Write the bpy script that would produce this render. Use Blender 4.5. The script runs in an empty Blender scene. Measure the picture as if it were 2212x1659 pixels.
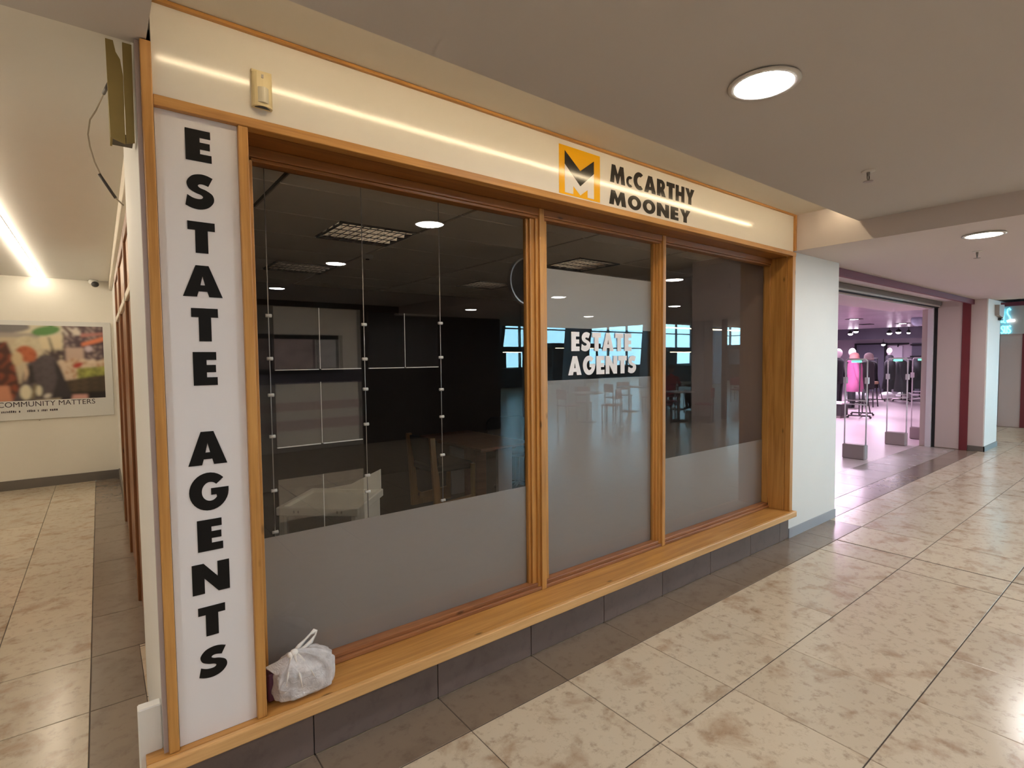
import bpy, bmesh, math, random
from mathutils import Vector, Matrix
from mathutils.geometry import tessellate_polygon
random.seed(7)
SC = bpy.context.scene
COL = SC.collection
# ------------------------------------------------------------------ camera
F_PX, YAW, PITCH, ROLL, EYE = 1147.75, math.radians(37.8245), math.radians(2.7414), math.radians(-0.5838), 1.6
cam = bpy.data.cameras.new('camera')
cam.sensor_fit = 'HORIZONTAL'; cam.sensor_width = 36.0; cam.lens = F_PX / 2212 * 36.0
cam.clip_start = 0.05; cam.clip_end = 200
co = bpy.data.objects.new('camera', cam); COL.objects.link(co)
fw = Vector((math.sin(YAW)*math.cos(PITCH), math.cos(YAW)*math.cos(PITCH), -math.sin(PITCH)))
rt = Vector((math.cos(YAW), -math.sin(YAW), 0)); up = rt.cross(fw)
r2 = math.cos(ROLL)*rt + math.sin(ROLL)*up; u2 = -math.sin(ROLL)*rt + math.cos(ROLL)*up
M = Matrix((r2, u2, -fw)).transposed().to_4x4(); M.translation = Vector((0, 0, EYE))
co.matrix_world = M
SC.camera = co
# ------------------------------------------------------------------ world, exposure
W = bpy.data.worlds.new('sky'); SC.world = W; W.use_nodes = True
bg = W.node_tree.nodes['Background']
bg.inputs[0].default_value = (0.40, 0.77, 1.0, 1); bg.inputs[1].default_value = 21.0
SC.view_settings.view_transform = 'Standard'; SC.view_settings.look = 'None'
SC.view_settings.gamma = 1.0; SC.view_settings.use_curve_mapping = False
SC.view_settings.exposure = 0.0
try:
    SC.cycles.use_denoising = True
    SC.cycles.max_bounces = 10; SC.cycles.diffuse_bounces = 5; SC.cycles.glossy_bounces = 5
    SC.cycles.transparent_max_bounces = 16; SC.cycles.transmission_bounces = 6
    SC.cycles.sample_clamp_indirect = 6.0
    SC.cycles.caustics_reflective = False; SC.cycles.caustics_refractive = False
except Exception: pass
DOWN = 175.0      # downlight lens radiance
LED = 35.0        # warm LED tape radiance
CORRIDOR_LED = 34.0
SHOP = 128.0       # watts of each unseen fill lamp added in the clothes shop

def area(name, loc, sx, sy, power, color, rot=(0, 0, 0), portal=False):
    l = bpy.data.lights.new(name, 'AREA'); l.shape = 'RECTANGLE'; l.size = sx; l.size_y = sy
    l.energy = power; l.color = color
    if portal: l.cycles.is_portal = True
    o = bpy.data.objects.new(name, l); COL.objects.link(o); o.location = loc; o.rotation_euler = rot
    return o
area('atrium_window_portal', (27.5, -23.8, 3.45), 45, 5.1, 1, (1, 1, 1), (-math.pi/2, 0, 0), True)
area('atrium_end_portal', (49.8, -15.5, 3.45), 5.1, 17, 1, (1, 1, 1), (0, math.pi/2, 0), True)
for i, (x, y) in enumerate([(11, 6.2), (13.5, 5.6), (17, 6.2), (22, 7)]):
    area('shop_fill_light', (x, y, 2.37), 1.5, 1.0, SHOP*(.55 if i == 0 else 1), (1.0, 0.76, 1.0))  # fill lamps added under the shop ceiling, not fittings of the shop

# ------------------------------------------------------------------ helpers
class MB:
    """collects faces, build() links them as one mesh object"""
    def __init__(s): s.v = []; s.f = []; s.T = None; s.sm = []
    def add(s, vs, fs, smooth=False):
        b = len(s.v)
        s.v += [tuple(s.T @ Vector(p)) if s.T else tuple(p) for p in vs]
        s.f += [tuple(b+i for i in f) for f in fs]; s.sm += [smooth]*len(fs)
        return s
    def box(s, x0, x1, y0, y1, z0, z1, c=0.0):
        if c <= 0:
            return s.add([(x0,y0,z0),(x1,y0,z0),(x1,y1,z0),(x0,y1,z0),(x0,y0,z1),(x1,y0,z1),(x1,y1,z1),(x0,y1,z1)],
                  [(0,3,2,1),(4,5,6,7),(0,1,5,4),(1,2,6,5),(2,3,7,6),(3,0,4,7)])
        bm = bmesh.new(); bmesh.ops.create_cube(bm, size=1)
        for v in bm.verts:
            v.co = ((x0+x1)/2+v.co.x*(x1-x0), (y0+y1)/2+v.co.y*(y1-y0), (z0+z1)/2+v.co.z*(z1-z0))
        bmesh.ops.bevel(bm, geom=bm.edges[:], offset=c, segments=1, affect='EDGES')
        bm.verts.index_update()
        s.add([v.co[:] for v in bm.verts], [tuple(v.index for v in f.verts) for f in bm.faces]); bm.free()
        return s
    def tube(s, pts, r, n=8, cap=True):
        pts = [Vector(p) for p in pts]; rings = []
        rs = r if isinstance(r, (list, tuple)) else [r]*len(pts)
        t0 = (pts[1]-pts[0]).normalized(); a = t0.orthogonal().normalized()
        for i, p in enumerate(pts):
            t = (pts[min(i+1, len(pts)-1)]-pts[max(i-1, 0)]).normalized()
            a = (a - t*a.dot(t)).normalized(); b = t.cross(a)
            rings.append([p+(a*math.cos(k*2*math.pi/n)+b*math.sin(k*2*math.pi/n))*rs[i] for k in range(n)])
        vs = [q for g in rings for q in g]; fs = []
        for i in range(len(pts)-1):
            for k in range(n):
                fs.append((i*n+k, i*n+(k+1) % n, (i+1)*n+(k+1) % n, (i+1)*n+k))
        if cap: fs += [tuple(range(n))[::-1], tuple((len(pts)-1)*n+k for k in range(n))]
        return s.add(vs, fs, True)
    def lathe(s, prof, c, n=20, sx=1, sy=1):
        vs = []; fs = []
        for r, z in prof:
            for k in range(n):
                a = k*2*math.pi/n; vs.append((c[0]+r*sx*math.cos(a), c[1]+r*sy*math.sin(a), c[2]+z))
        for i in range(len(prof)-1):
            for k in range(n):
                fs.append((i*n+k, i*n+(k+1) % n, (i+1)*n+(k+1) % n, (i+1)*n+k))
        if prof[0][0] > 1e-5: fs.append(tuple(range(n))[::-1])
        if prof[-1][0] > 1e-5: fs.append(tuple((len(prof)-1)*n+k for k in range(n)))
        return s.add(vs, fs, True)
    def ball(s, c, rx, ry, rz, n=16, m=10):
        return s.lathe([(max(1e-6, math.sin(math.pi*i/m)), -math.cos(math.pi*i/m)*rz) for i in range(m+1)], c, n, rx, ry)
    def prism(s, loops, o, ex, ey, d):
        """flat outline(s) in the plane o + u*ex + v*ey, thickened by the vector d"""
        o, ex, ey, d = Vector(o), Vector(ex), Vector(ey), Vector(d)
        flat = [p for l in loops for p in l]
        tri = tessellate_polygon([[Vector((p[0], p[1], 0)) for p in l] for l in loops])
        n = len(flat)
        P = [o+ex*u+ey*v for u, v in flat]
        vs = [p for p in P]+[p+d for p in P]
        fs = []
        for t in tri:
            fs.append(tuple(t)); fs.append(tuple(i+n for i in t[::-1]))
        b = 0
        for l in loops:
            k = len(l)
            for i in range(k): fs.append((b+i, b+(i+1) % k, b+(i+1) % k+n, b+i+n))
            b += k
        return s.add(vs, fs)
    def build(s, name, m, parent=None, kind=None, label=None, cat=None, group=None, bevel=0):
        me = bpy.data.meshes.new(name)
        if parent is not None: off = wloc(parent)
        else:
            xs = [p[0] for p in s.v]; ys = [p[1] for p in s.v]; zs = [p[2] for p in s.v]
            off = Vector(((min(xs)+max(xs))/2, (min(ys)+max(ys))/2, min(zs)))
        org = off
        if parent is not None:
            xs = [p[0] for p in s.v]; ys = [p[1] for p in s.v]; zs = [p[2] for p in s.v]
            org = Vector(((min(xs)+max(xs))/2, (min(ys)+max(ys))/2, min(zs)))
        me.from_pydata([tuple(Vector(p)-org) for p in s.v], [], s.f)
        bm = bmesh.new(); bm.from_mesh(me)
        bmesh.ops.recalc_face_normals(bm, faces=bm.faces[:])
        bm.to_mesh(me); bm.free()
        if any(s.sm):
            me.polygons.foreach_set('use_smooth', s.sm)
        me.materials.append(m)
        o = bpy.data.objects.new(name, me); COL.objects.link(o)
        if parent is not None:
            o.parent = parent; o.location = org-off
        else: o.location = off
        o['wl'] = tuple(org)
        if bevel:
            bv = o.modifiers.new('soft', 'BEVEL'); bv.width = bevel; bv.segments = 2; bv.limit_method = 'ANGLE'
        tag(o, label, cat, group, kind)
        return o
def wloc(o): return Vector(o['wl'])
def tag(o, label=None, cat=None, group=None, kind=None):
    if label: o['label'] = label
    if cat: o['category'] = cat
    if group: o['group'] = group
    if kind: o['kind'] = kind
    return o
def thing(name, label, cat, loc, group=None, kind=None):
    o = bpy.data.objects.new(name, None); COL.objects.link(o); o.location = loc; o.empty_display_size = 0.1
    o['wl'] = tuple(loc)
    return tag(o, label, cat, group, kind)
def copy_thing(root, delta, label=None, group=None):
    def cp(o, par):
        c = o.copy(); COL.objects.link(c)
        if par is not None: c.parent = par; c.matrix_parent_inverse = o.matrix_parent_inverse.copy()
        for ch in list(o.children): cp(ch, c)
        return c
    r = cp(root, None); r.location = root.location+Vector(delta)
    r['wl'] = tuple(Vector(root['wl'])+Vector(delta))
    if label: r['label'] = label
    if group: r['group'] = group
    return r
B = lambda *a, **k: MB().box(*a, **k)

# ------------------------------------------------------------------ materials
def lin(c):
    f = lambda x: x/12.92 if x <= .04045 else ((x+.055)/1.055)**2.4
    return tuple(f(x/255) for x in c)+(1,)
MATS = {}
def mat(name):
    m = bpy.data.materials.new(name); m.use_nodes = True; MATS[name] = m
    nt = m.node_tree; return m, nt, nt.nodes['Principled BSDF']
def N(nt, t, **k):
    n = nt.nodes.new(t)
    for a, b in k.items(): setattr(n, a, b)
    return n
def plain(name, c, rough=.6, metal=0, spec=.5, var=.0, scale=8, bump=0, coat=0):
    m, nt, p = mat(name)
    c = tuple(c)+(1,) if len(c) == 3 else c
    p.inputs['Base Color'].default_value = c; p.inputs['Roughness'].default_value = rough
    p.inputs['Metallic'].default_value = metal; p.inputs['Specular IOR Level'].default_value = spec
    p.inputs['Coat Weight'].default_value = coat
    tc = N(nt, 'ShaderNodeTexCoord'); nz = N(nt, 'ShaderNodeTexNoise'); nz.inputs['Scale'].default_value = scale
    nz.inputs['Detail'].default_value = 4
    nt.links.new(tc.outputs['Object'], nz.inputs['Vector'])
    if var:
        mx = N(nt, 'ShaderNodeMix', data_type='RGBA')
        mx.inputs[6].default_value = tuple(x*(1-var) for x in c[:3])+(1,); mx.inputs[7].default_value = tuple(min(1, x*(1+var)) for x in c[:3])+(1,)
        nt.links.new(nz.outputs['Fac'], mx.inputs[0]); nt.links.new(mx.outputs[2], p.inputs['Base Color'])
    if bump:
        bp = N(nt, 'ShaderNodeBump'); bp.inputs['Strength'].default_value = bump; bp.inputs['Distance'].default_value = .002
        n2 = N(nt, 'ShaderNodeTexNoise'); n2.inputs['Scale'].default_value = 180; nt.links.new(tc.outputs['Object'], n2.inputs['Vector'])
        nt.links.new(n2.outputs['Fac'], bp.inputs['Height']); nt.links.new(bp.outputs[0], p.inputs['Normal'])
    return m
def emit(name, c, s):
    m, nt, p = mat(name)
    p.inputs['Base Color'].default_value = (.8, .8, .8, 1)
    p.inputs['Emission Color'].default_value = tuple(c)+(1,); p.inputs['Emission Strength'].default_value = s
    return m
def wood(name, axis, c1, c2, c3, rough=.38):
    m, nt, p = mat(name)
    tc = N(nt, 'ShaderNodeTexCoord'); oi = N(nt, 'ShaderNodeObjectInfo')
    ad = N(nt, 'ShaderNodeVectorMath', operation='ADD')
    sc = N(nt, 'ShaderNodeVectorMath', operation='SCALE'); sc.inputs['Scale'].default_value = 13
    cb = N(nt, 'ShaderNodeCombineXYZ')
    for i in range(3): nt.links.new(oi.outputs['Random'], cb.inputs[i])
    nt.links.new(cb.outputs[0], sc.inputs[0]); nt.links.new(tc.outputs['Object'], ad.inputs[0]); nt.links.new(sc.outputs[0], ad.inputs[1])
    mp = N(nt, 'ShaderNodeMapping'); s = [26, 26, 26]; s[axis] = 1.6; mp.inputs['Scale'].default_value = s
    nt.links.new(ad.outputs[0], mp.inputs[0])
    n1 = N(nt, 'ShaderNodeTexNoise'); n1.inputs['Scale'].default_value = 1; n1.inputs['Detail'].default_value = 6; n1.inputs['Distortion'].default_value = .6
    nt.links.new(mp.outputs[0], n1.inputs['Vector'])
    mp2 = N(nt, 'ShaderNodeMapping'); s = [150, 150, 150]; s[axis] = 5; mp2.inputs['Scale'].default_value = s
    nt.links.new(ad.outputs[0], mp2.inputs[0])
    n2 = N(nt, 'ShaderNodeTexNoise'); n2.inputs['Scale'].default_value = 1; n2.inputs['Detail'].default_value = 3
    nt.links.new(mp2.outputs[0], n2.inputs['Vector'])
    mixf = N(nt, 'ShaderNodeMix'); mixf.inputs[0].default_value = .3
    nt.links.new(n1.outputs['Fac'], mixf.inputs[2]); nt.links.new(n2.outputs['Fac'], mixf.inputs[3])
    cr = N(nt, 'ShaderNodeValToRGB')
    e = cr.color_ramp.elements; e[0].position = .3; e[0].color = tuple(c1)+(1,); e[1].position = .72; e[1].color = tuple(c3)+(1,)
    k = e.new(.5); k.color = tuple(c2)+(1,)
    nt.links.new(mixf.outputs[0], cr.inputs[0])
    # knots
    vo = N(nt, 'ShaderNodeTexVoronoi'); s = [9, 9, 9]; s[axis] = 3.2
    mp3 = N(nt, 'ShaderNodeMapping'); mp3.inputs['Scale'].default_value = s; nt.links.new(ad.outputs[0], mp3.inputs[0])
    vo.inputs['Scale'].default_value = 1; nt.links.new(mp3.outputs[0], vo.inputs['Vector'])
    mr = N(nt, 'ShaderNodeMapRange'); mr.inputs[1].default_value = .04; mr.inputs[2].default_value = .10; mr.inputs[3].default_value = .35; mr.inputs[4].default_value = 1
    nt.links.new(vo.outputs['Distance'], mr.inputs[0])
    mul = N(nt, 'ShaderNodeMix', data_type='RGBA', blend_type='MULTIPLY'); mul.inputs[0].default_value = 1
    nt.links.new(cr.outputs[0], mul.inputs[6]); nt.links.new(mr.outputs[0], mul.inputs[7])
    nt.links.new(mul.outputs[2], p.inputs['Base Color'])
    p.inputs['Roughness'].default_value = rough
    bp = N(nt, 'ShaderNodeBump'); bp.inputs['Strength'].default_value = .12; bp.inputs['Distance'].default_value = .002
    nt.links.new(n2.outputs['Fac'], bp.inputs['Height']); nt.links.new(bp.outputs[0], p.inputs['Normal'])
    return m
def stone(name, base, blot, vein, rough, grid=None, s1=4.5, amount=.5):
    m, nt, p = mat(name)
    tc = N(nt, 'ShaderNodeTexCoord'); oi = N(nt, 'ShaderNodeObjectInfo')
    sc = N(nt, 'ShaderNodeVectorMath', operation='SCALE'); sc.inputs['Scale'].default_value = 31
    cb = N(nt, 'ShaderNodeCombineXYZ'); nt.links.new(oi.outputs['Random'], cb.inputs[0]); nt.links.new(oi.outputs['Random'], cb.inputs[1])
    nt.links.new(cb.outputs[0], sc.inputs[0])
    ad = N(nt, 'ShaderNodeVectorMath', operation='ADD'); nt.links.new(tc.outputs['Object'], ad.inputs[0]); nt.links.new(sc.outputs[0], ad.inputs[1])
    n1 = N(nt, 'ShaderNodeTexNoise'); n1.inputs['Scale'].default_value = s1; n1.inputs['Detail'].default_value = 7; n1.inputs['Roughness'].default_value = .62; n1.inputs['Distortion'].default_value = .35
    n2 = N(nt, 'ShaderNodeTexNoise'); n2.inputs['Scale'].default_value = s1*4; n2.inputs['Detail'].default_value = 6; n2.inputs['Roughness'].default_value = .7
    n3 = N(nt, 'ShaderNodeTexNoise'); n3.inputs['Scale'].default_value = s1*.5; n3.inputs['Detail'].default_value = 2
    for n in (n1, n2, n3): nt.links.new(ad.outputs[0], n.inputs['Vector'])
    r1 = N(nt, 'ShaderNodeMapRange'); r1.inputs[1].default_value = .52; r1.inputs[2].default_value = .74; r1.inputs[4].default_value = amount*1.3
    nt.links.new(n1.outputs['Fac'], r1.inputs[0])
    r2_ = N(nt, 'ShaderNodeMapRange'); r2_.inputs[1].default_value = .52; r2_.inputs[2].default_value = .75; r2_.inputs[4].default_value = amount
    nt.links.new(n2.outputs['Fac'], r2_.inputs[0])
    m1 = N(nt, 'ShaderNodeMix', data_type='RGBA'); m1.inputs[6].default_value = tuple(base)+(1,); m1.inputs[7].default_value = tuple(blot)+(1,)
    nt.links.new(r1.outputs[0], m1.inputs[0])
    m2 = N(nt, 'ShaderNodeMix', data_type='RGBA'); m2.inputs[7].default_value = tuple(vein)+(1,)
    nt.links.new(m1.outputs[2], m2.inputs[6]); nt.links.new(r2_.outputs[0], m2.inputs[0])
    # tile to tile tone
    tone = N(nt, 'ShaderNodeMapRange'); tone.inputs[3].default_value = .93; tone.inputs[4].default_value = 1.05
    nt.links.new(oi.outputs['Random'], tone.inputs[0])
    m3 = N(nt, 'ShaderNodeMix', data_type='RGBA', blend_type='MULTIPLY'); m3.inputs[0].default_value = 1
    nt.links.new(m2.outputs[2], m3.inputs[6]); nt.links.new(tone.outputs[0], m3.inputs[7])
    out = m3.outputs[2]
    if grid:
        sx, ox, oy, w = grid
        geo = N(nt, 'ShaderNodeNewGeometry'); sep = N(nt, 'ShaderNodeSeparateXYZ'); nt.links.new(geo.outputs['Position'], sep.inputs[0])
        facs = []
        for i, o_ in ((0, ox), (1, oy)):
            a = N(nt, 'ShaderNodeMath', operation='SUBTRACT'); a.inputs[1].default_value = o_; nt.links.new(sep.outputs[i], a.inputs[0])
            b = N(nt, 'ShaderNodeMath', operation='PINGPONG'); b.inputs[1].default_value = sx/2; nt.links.new(a.outputs[0], b.inputs[0])
            c = N(nt, 'ShaderNodeMath', operation='LESS_THAN'); c.inputs[1].default_value = w; nt.links.new(b.outputs[0], c.inputs[0]); facs.append(c)
        mx = N(nt, 'ShaderNodeMath', operation='MAXIMUM'); nt.links.new(facs[0].outputs[0], mx.inputs[0]); nt.links.new(facs[1].outputs[0], mx.inputs[1])
        m4 = N(nt, 'ShaderNodeMix', data_type='RGBA'); m4.inputs[7].default_value = (.06, .045, .035, 1)
        nt.links.new(out, m4.inputs[6]); nt.links.new(mx.outputs[0], m4.inputs[0]); out = m4.outputs[2]
    nt.links.new(out, p.inputs['Base Color'])
    rr = N(nt, 'ShaderNodeMapRange'); rr.inputs[3].default_value = rough*.8; rr.inputs[4].default_value = rough*1.25
    nt.links.new(n3.outputs['Fac'], rr.inputs[0]); nt.links.new(rr.outputs[0], p.inputs['Roughness'])
    p.inputs['Specular IOR Level'].default_value = .5
    return m
def schlick(nt, f0=.042, mul=1.0):
    ge = N(nt, 'ShaderNodeNewGeometry'); d = N(nt, 'ShaderNodeVectorMath', operation='DOT_PRODUCT')
    nt.links.new(ge.outputs['Normal'], d.inputs[0]); nt.links.new(ge.outputs['Incoming'], d.inputs[1])
    a = N(nt, 'ShaderNodeMath', operation='ABSOLUTE'); nt.links.new(d.outputs['Value'], a.inputs[0])
    b = N(nt, 'ShaderNodeMath', operation='SUBTRACT'); b.inputs[0].default_value = 1; nt.links.new(a.outputs[0], b.inputs[1])
    c = N(nt, 'ShaderNodeMath', operation='POWER'); c.inputs[1].default_value = 5; nt.links.new(b.outputs[0], c.inputs[0])
    e = N(nt, 'ShaderNodeMath', operation='MULTIPLY_ADD', use_clamp=True); e.inputs[1].default_value = (1-f0)*min(mul, 1.6); e.inputs[2].default_value = f0*mul
    nt.links.new(c.outputs[0], e.inputs[0]); return e
def glass(name, tint=(.975, .975, .975), refl=1.0, rough=0.0):
    m, nt, p = mat(name); nt.nodes.remove(p); out = nt.nodes['Material Output']
    tr = N(nt, 'ShaderNodeBsdfTransparent'); tr.inputs[0].default_value = tuple(tint)+(1,)
    gl = N(nt, 'ShaderNodeBsdfGlossy'); gl.inputs['Roughness'].default_value = rough
    mu = schlick(nt, mul=refl)
    mx = N(nt, 'ShaderNodeMixShader'); nt.links.new(mu.outputs[0], mx.inputs[0]); nt.links.new(tr.outputs[0], mx.inputs[1]); nt.links.new(gl.outputs[0], mx.inputs[2])
    nt.links.new(mx.outputs[0], out.inputs[0])
    return m
def film(name, c, trans, rough=.28):
    """frosted vinyl: scatters, lets some light through, blurs what it mirrors"""
    m, nt, p = mat(name); nt.nodes.remove(p); out = nt.nodes['Material Output']
    df = N(nt, 'ShaderNodeBsdfDiffuse'); df.inputs[0].default_value = tuple(c)+(1,)
    tl = N(nt, 'ShaderNodeBsdfTranslucent'); tl.inputs[0].default_value = tuple(c)+(1,)
    gl = N(nt, 'ShaderNodeBsdfGlossy'); gl.inputs['Roughness'].default_value = rough
    a = N(nt, 'ShaderNodeMixShader'); a.inputs[0].default_value = trans; nt.links.new(df.outputs[0], a.inputs[1]); nt.links.new(tl.outputs[0], a.inputs[2])
    fr = schlick(nt)
    mx = N(nt, 'ShaderNodeMixShader'); nt.links.new(fr.outputs[0], mx.inputs[0]); nt.links.new(a.outputs[0], mx.inputs[1]); nt.links.new(gl.outputs[0], mx.inputs[2])
    nt.links.new(mx.outputs[0], out.inputs[0]); return m
def printed(name, rough=.35):
    m, nt, p = mat(name); a = N(nt, 'ShaderNodeVertexColor', layer_name='Col')
    nt.links.new(a.outputs[0], p.inputs['Base Color']); p.inputs['Roughness'].default_value = rough; return m

oak = ((.33, .145, .035), (.50, .245, .065), (.62, .33, .10))
WX = wood('oak_along', 0, *oak); WY = wood('oak_deep', 1, *oak); WZ = wood('oak_upright', 2, *oak)
mah = ((.20, .075, .03), (.31, .125, .05), (.40, .18, .075))
RX = wood('redder_oak_along', 0, *mah, rough=.33); SOF = wood('shaded_soffit_oak', 0, (.17, .06, .012), (.27, .10, .022), (.33, .13, .03), rough=.4); NOS = wood('pale_nosing_oak', 0, (.50, .26, .095), (.66, .38, .15), (.78, .48, .21)); DKW = wood('dark_door_wood', 2, (.10, .035, .012), (.19, .07, .022), (.26, .10, .035))  # SOF is oak darkened to hold the shade under the window head
DIMW = wood('chair_wood', 2, (.22, .10, .03), (.34, .17, .05), (.42, .22, .07))
TABW = wood('table_wood', 0, (.16, .06, .03), (.24, .09, .045), (.30, .12, .06))
WALL = plain('painted_plaster', (.76, .73, .66), .75, var=.03, scale=2, bump=.15)
WHITEWALL = plain('white_painted_wall', (.78, .77, .74), .55, var=.025, scale=3, bump=.1)
CEIL = plain('ceiling_paint', (.57, .55, .555), .85, var=.015, scale=1.5)
CEILLOW = plain('lower_ceiling_paint', (.66, .60, .60), .8, var=.015, scale=1.5)
CEILREC = plain('recess_paint', (.70, .66, .58), .8)
CREAM = plain('cream_trim_paint', (.72, .66, .56), .6)
TILE = stone('beige_marble_tile', (.57, .49, .38), (.33, .215, .135), (.22, .135, .085), .19, amount=.75)
DTILE = stone('brown_stone_tile', (.215, .165, .125), (.155, .115, .09), (.115, .08, .062), .2, amount=.6)
GTILE = stone('grey_stone_tile', (.33, .29, .26), (.27, .225, .2), (.22, .18, .16), .25, amount=.4)
FLOORM = stone('beige_marble_floor', (.58, .48, .35), (.36, .235, .145), (.25, .155, .095), .2, grid=(.5735, 1.21, .745, .0035))
SHOPFLOOR = plain('pale_shop_floor', (.66, .56, .58), .3, var=.06, scale=1.2)
PLINTH = stone('purple_brown_plinth_tile', (.17, .125, .11), (.12, .085, .075), (.09, .06, .055), .35, amount=.5)
GREYSKIRT = plain('grey_skirting', (.36, .38, .42), .4); DARKSKIRT = plain('dark_skirting', (.13, .115, .10), .45)
FASCIA = plain('cream_gloss_acrylic', (.80, .76, .70), .12, spec=.6, var=.01)
SIGNW = plain('white_sign_board', (.76, .73, .745), .35, var=.01)
BLACK = plain('black_vinyl', (.004, .0035, .0035), .5, spec=.25); FBLACK = plain('gloss_black_vinyl', (.02, .018, .017), .12)
YELLOW = plain('yellow_vinyl', (.86, .44, .004), .14); WVIN = plain('white_vinyl', (.80, .77, .75), .14)
LETW = plain('white_window_lettering', (.82, .79, .80), .5)
GLASS = glass('window_glass'); ACRYL = glass('clear_acrylic', (.88, .88, .87), 2.2, .02)
SHEET = glass('plain_glass', (.9, .93, .93), 1.2)
FILM = film('frosted_film', (.48, .44, .415), .46, .34)
FILM2 = film('pale_frosted_film', (.54, .515, .48), .46, .34)
LENS = emit('downlight_lens_glow', (1, .97, .93), DOWN)
LEDM = emit('warm_led_tape', (1, .79, .50), LED); LEDC = emit('corridor_led_glow', (1, .86, .66), CORRIDOR_LED)
RING = plain('white_metal_trim', (.7, .68, .66), .4); CHROME = plain('brushed_metal', (.45, .42, .40), .35, metal=.8)
DULLM = plain('dull_grey_metal', (.30, .27, .25), .4, metal=.5)
IVORY = plain('ivory_plastic', (.72, .60, .34), .35, var=.03); LENSP = plain('frosted_sensor_lens', (.66, .61, .48), .22)
DARKP = plain('dark_plastic', (.03, .028, .028), .4); WPLAS = plain('white_plastic', (.72, .71, .68), .4)
BOXING = plain('yellowed_boxing_board', (.30, .225, .075), .75, var=.12, scale=14); BOXIN = plain('painted_inner_shade', (.10, .085, .06), .8)
WIREM = plain('grubby_cable', (.42, .36, .27), .6); TAPEM = plain('dark_tape', (.06, .05, .04), .6)
OFFWALL = plain('dark_brown_wall', (.055, .040, .030), .6, var=.1); OFFGREY = plain('dim_mauve_wall', (.30, .27, .27), .6)
OFFTILE = plain('mineral_ceiling_tile', (.74, .68, .58), .85, var=.03, scale=30); OFFGRID = plain('dark_ceiling_grid', (.08, .075, .065), .6)
LOUVRE = plain('bright_louvre', (.92, .89, .84), .14, metal=.9); LOUVD = plain('louvre_gap', (.22, .20, .18), .5)
CARPET = plain('dark_carpet', (.045, .04, .038), .95, var=.15, scale=60)
BLKF = plain('black_fabric', (.012, .012, .013), .9); DISPW = plain('white_laminate', (.84, .82, .72), .35, var=.02)
DGREY = plain('painted_front_shade', (.09, .085, .08), .5)
RED = plain('dark_red_paint', (.17, .022, .028), .45); MAROON = plain('maroon_beam_paint', (.17, .035, .06), .65)
PANEL = plain('beige_laminate_panel', (.60, .50, .48), .5); SHUT = plain('grey_shutter_box', (.20, .195, .20), .45, var=.05)
PINKW = plain('pale_bulkhead', (.68, .58, .60), .6)
SHOPCEIL = plain('mottled_shop_ceiling', (.36, .30, .36), .3, var=.35, scale=1.6)
SHOPGREY = plain('slate_bulkhead', (.14, .13, .18), .6); SHOPWALL = plain('lilac_shop_wall', (.50, .42, .50), .6)
VOID = plain('black_void_paint', (.012, .011, .014), .8); GATEP = plain('clear_gate_frame', (.74, .70, .76), .2, spec=.7)
GATEB = plain('taupe_gate_base', (.34, .28, .28), .4); GREENL = emit('green_gate_light', (.05, 1, .5), 1.6)
PINKC = plain('pink_coat_cloth', (.72, .18, .42), .85, var=.12); CHARC = plain('charcoal_coat_cloth', (.035, .035, .04), .9, var=.2)
NAVYC = plain('black_garment_cloth', (.014, .013, .018), .9, var=.2); BLUSH = plain('blush_knit', (.72, .34, .32), .9)
TAUPEK = plain('taupe_knit', (.30, .23, .23), .9); PALESK = plain('pale_mannequin', (.80, .70, .74), .5); WHITEC = plain('white_cloth', (.80, .78, .80), .8)
BULB = emit('shop_spot_glow', (1, .88, 1), 30); TAN = plain('tan_wood_board', (.42, .25, .14), .5)
NEON = emit('cyan_neon_tube', (.12, .75, 1.0), 3.2); SIGNLIT = plain('pale_sign_board', (.52, .52, .52), .5)
WRED = plain('crimson_bag', (.36, .02, .06), .6)
CONC = plain('pale_blue_column_paint', (.50, .54, .62), .6); DCONC = plain('dark_column_edge', (.10, .10, .10), .6)
DSHOP = plain('dark_shopfront', (.035, .03, .028), .5); COURT = plain('court_back_wall', (.05, .045, .045), .6, var=.3, scale=.6)

# ------------------------------------------------------------------ setting: floor
def st(mb, name, m, parent=None, **k): return mb.build(name, m, parent, kind='structure', **k)
floor = st(B(-9, 50, -24, 2.95, -.15, -.004).box(-4, .3, 2.95, 9.3, -.15, -.004), 'floor', FLOORM)
floor_office = st(B(.3, 5.62, 2.4, 7.1, -.14, .0), 'floor_office', CARPET)
floor_shop = st(B(5.62, 34, 2.95, 14, -.15, -.001), 'floor_shop', SHOPFLOOR)

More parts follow.
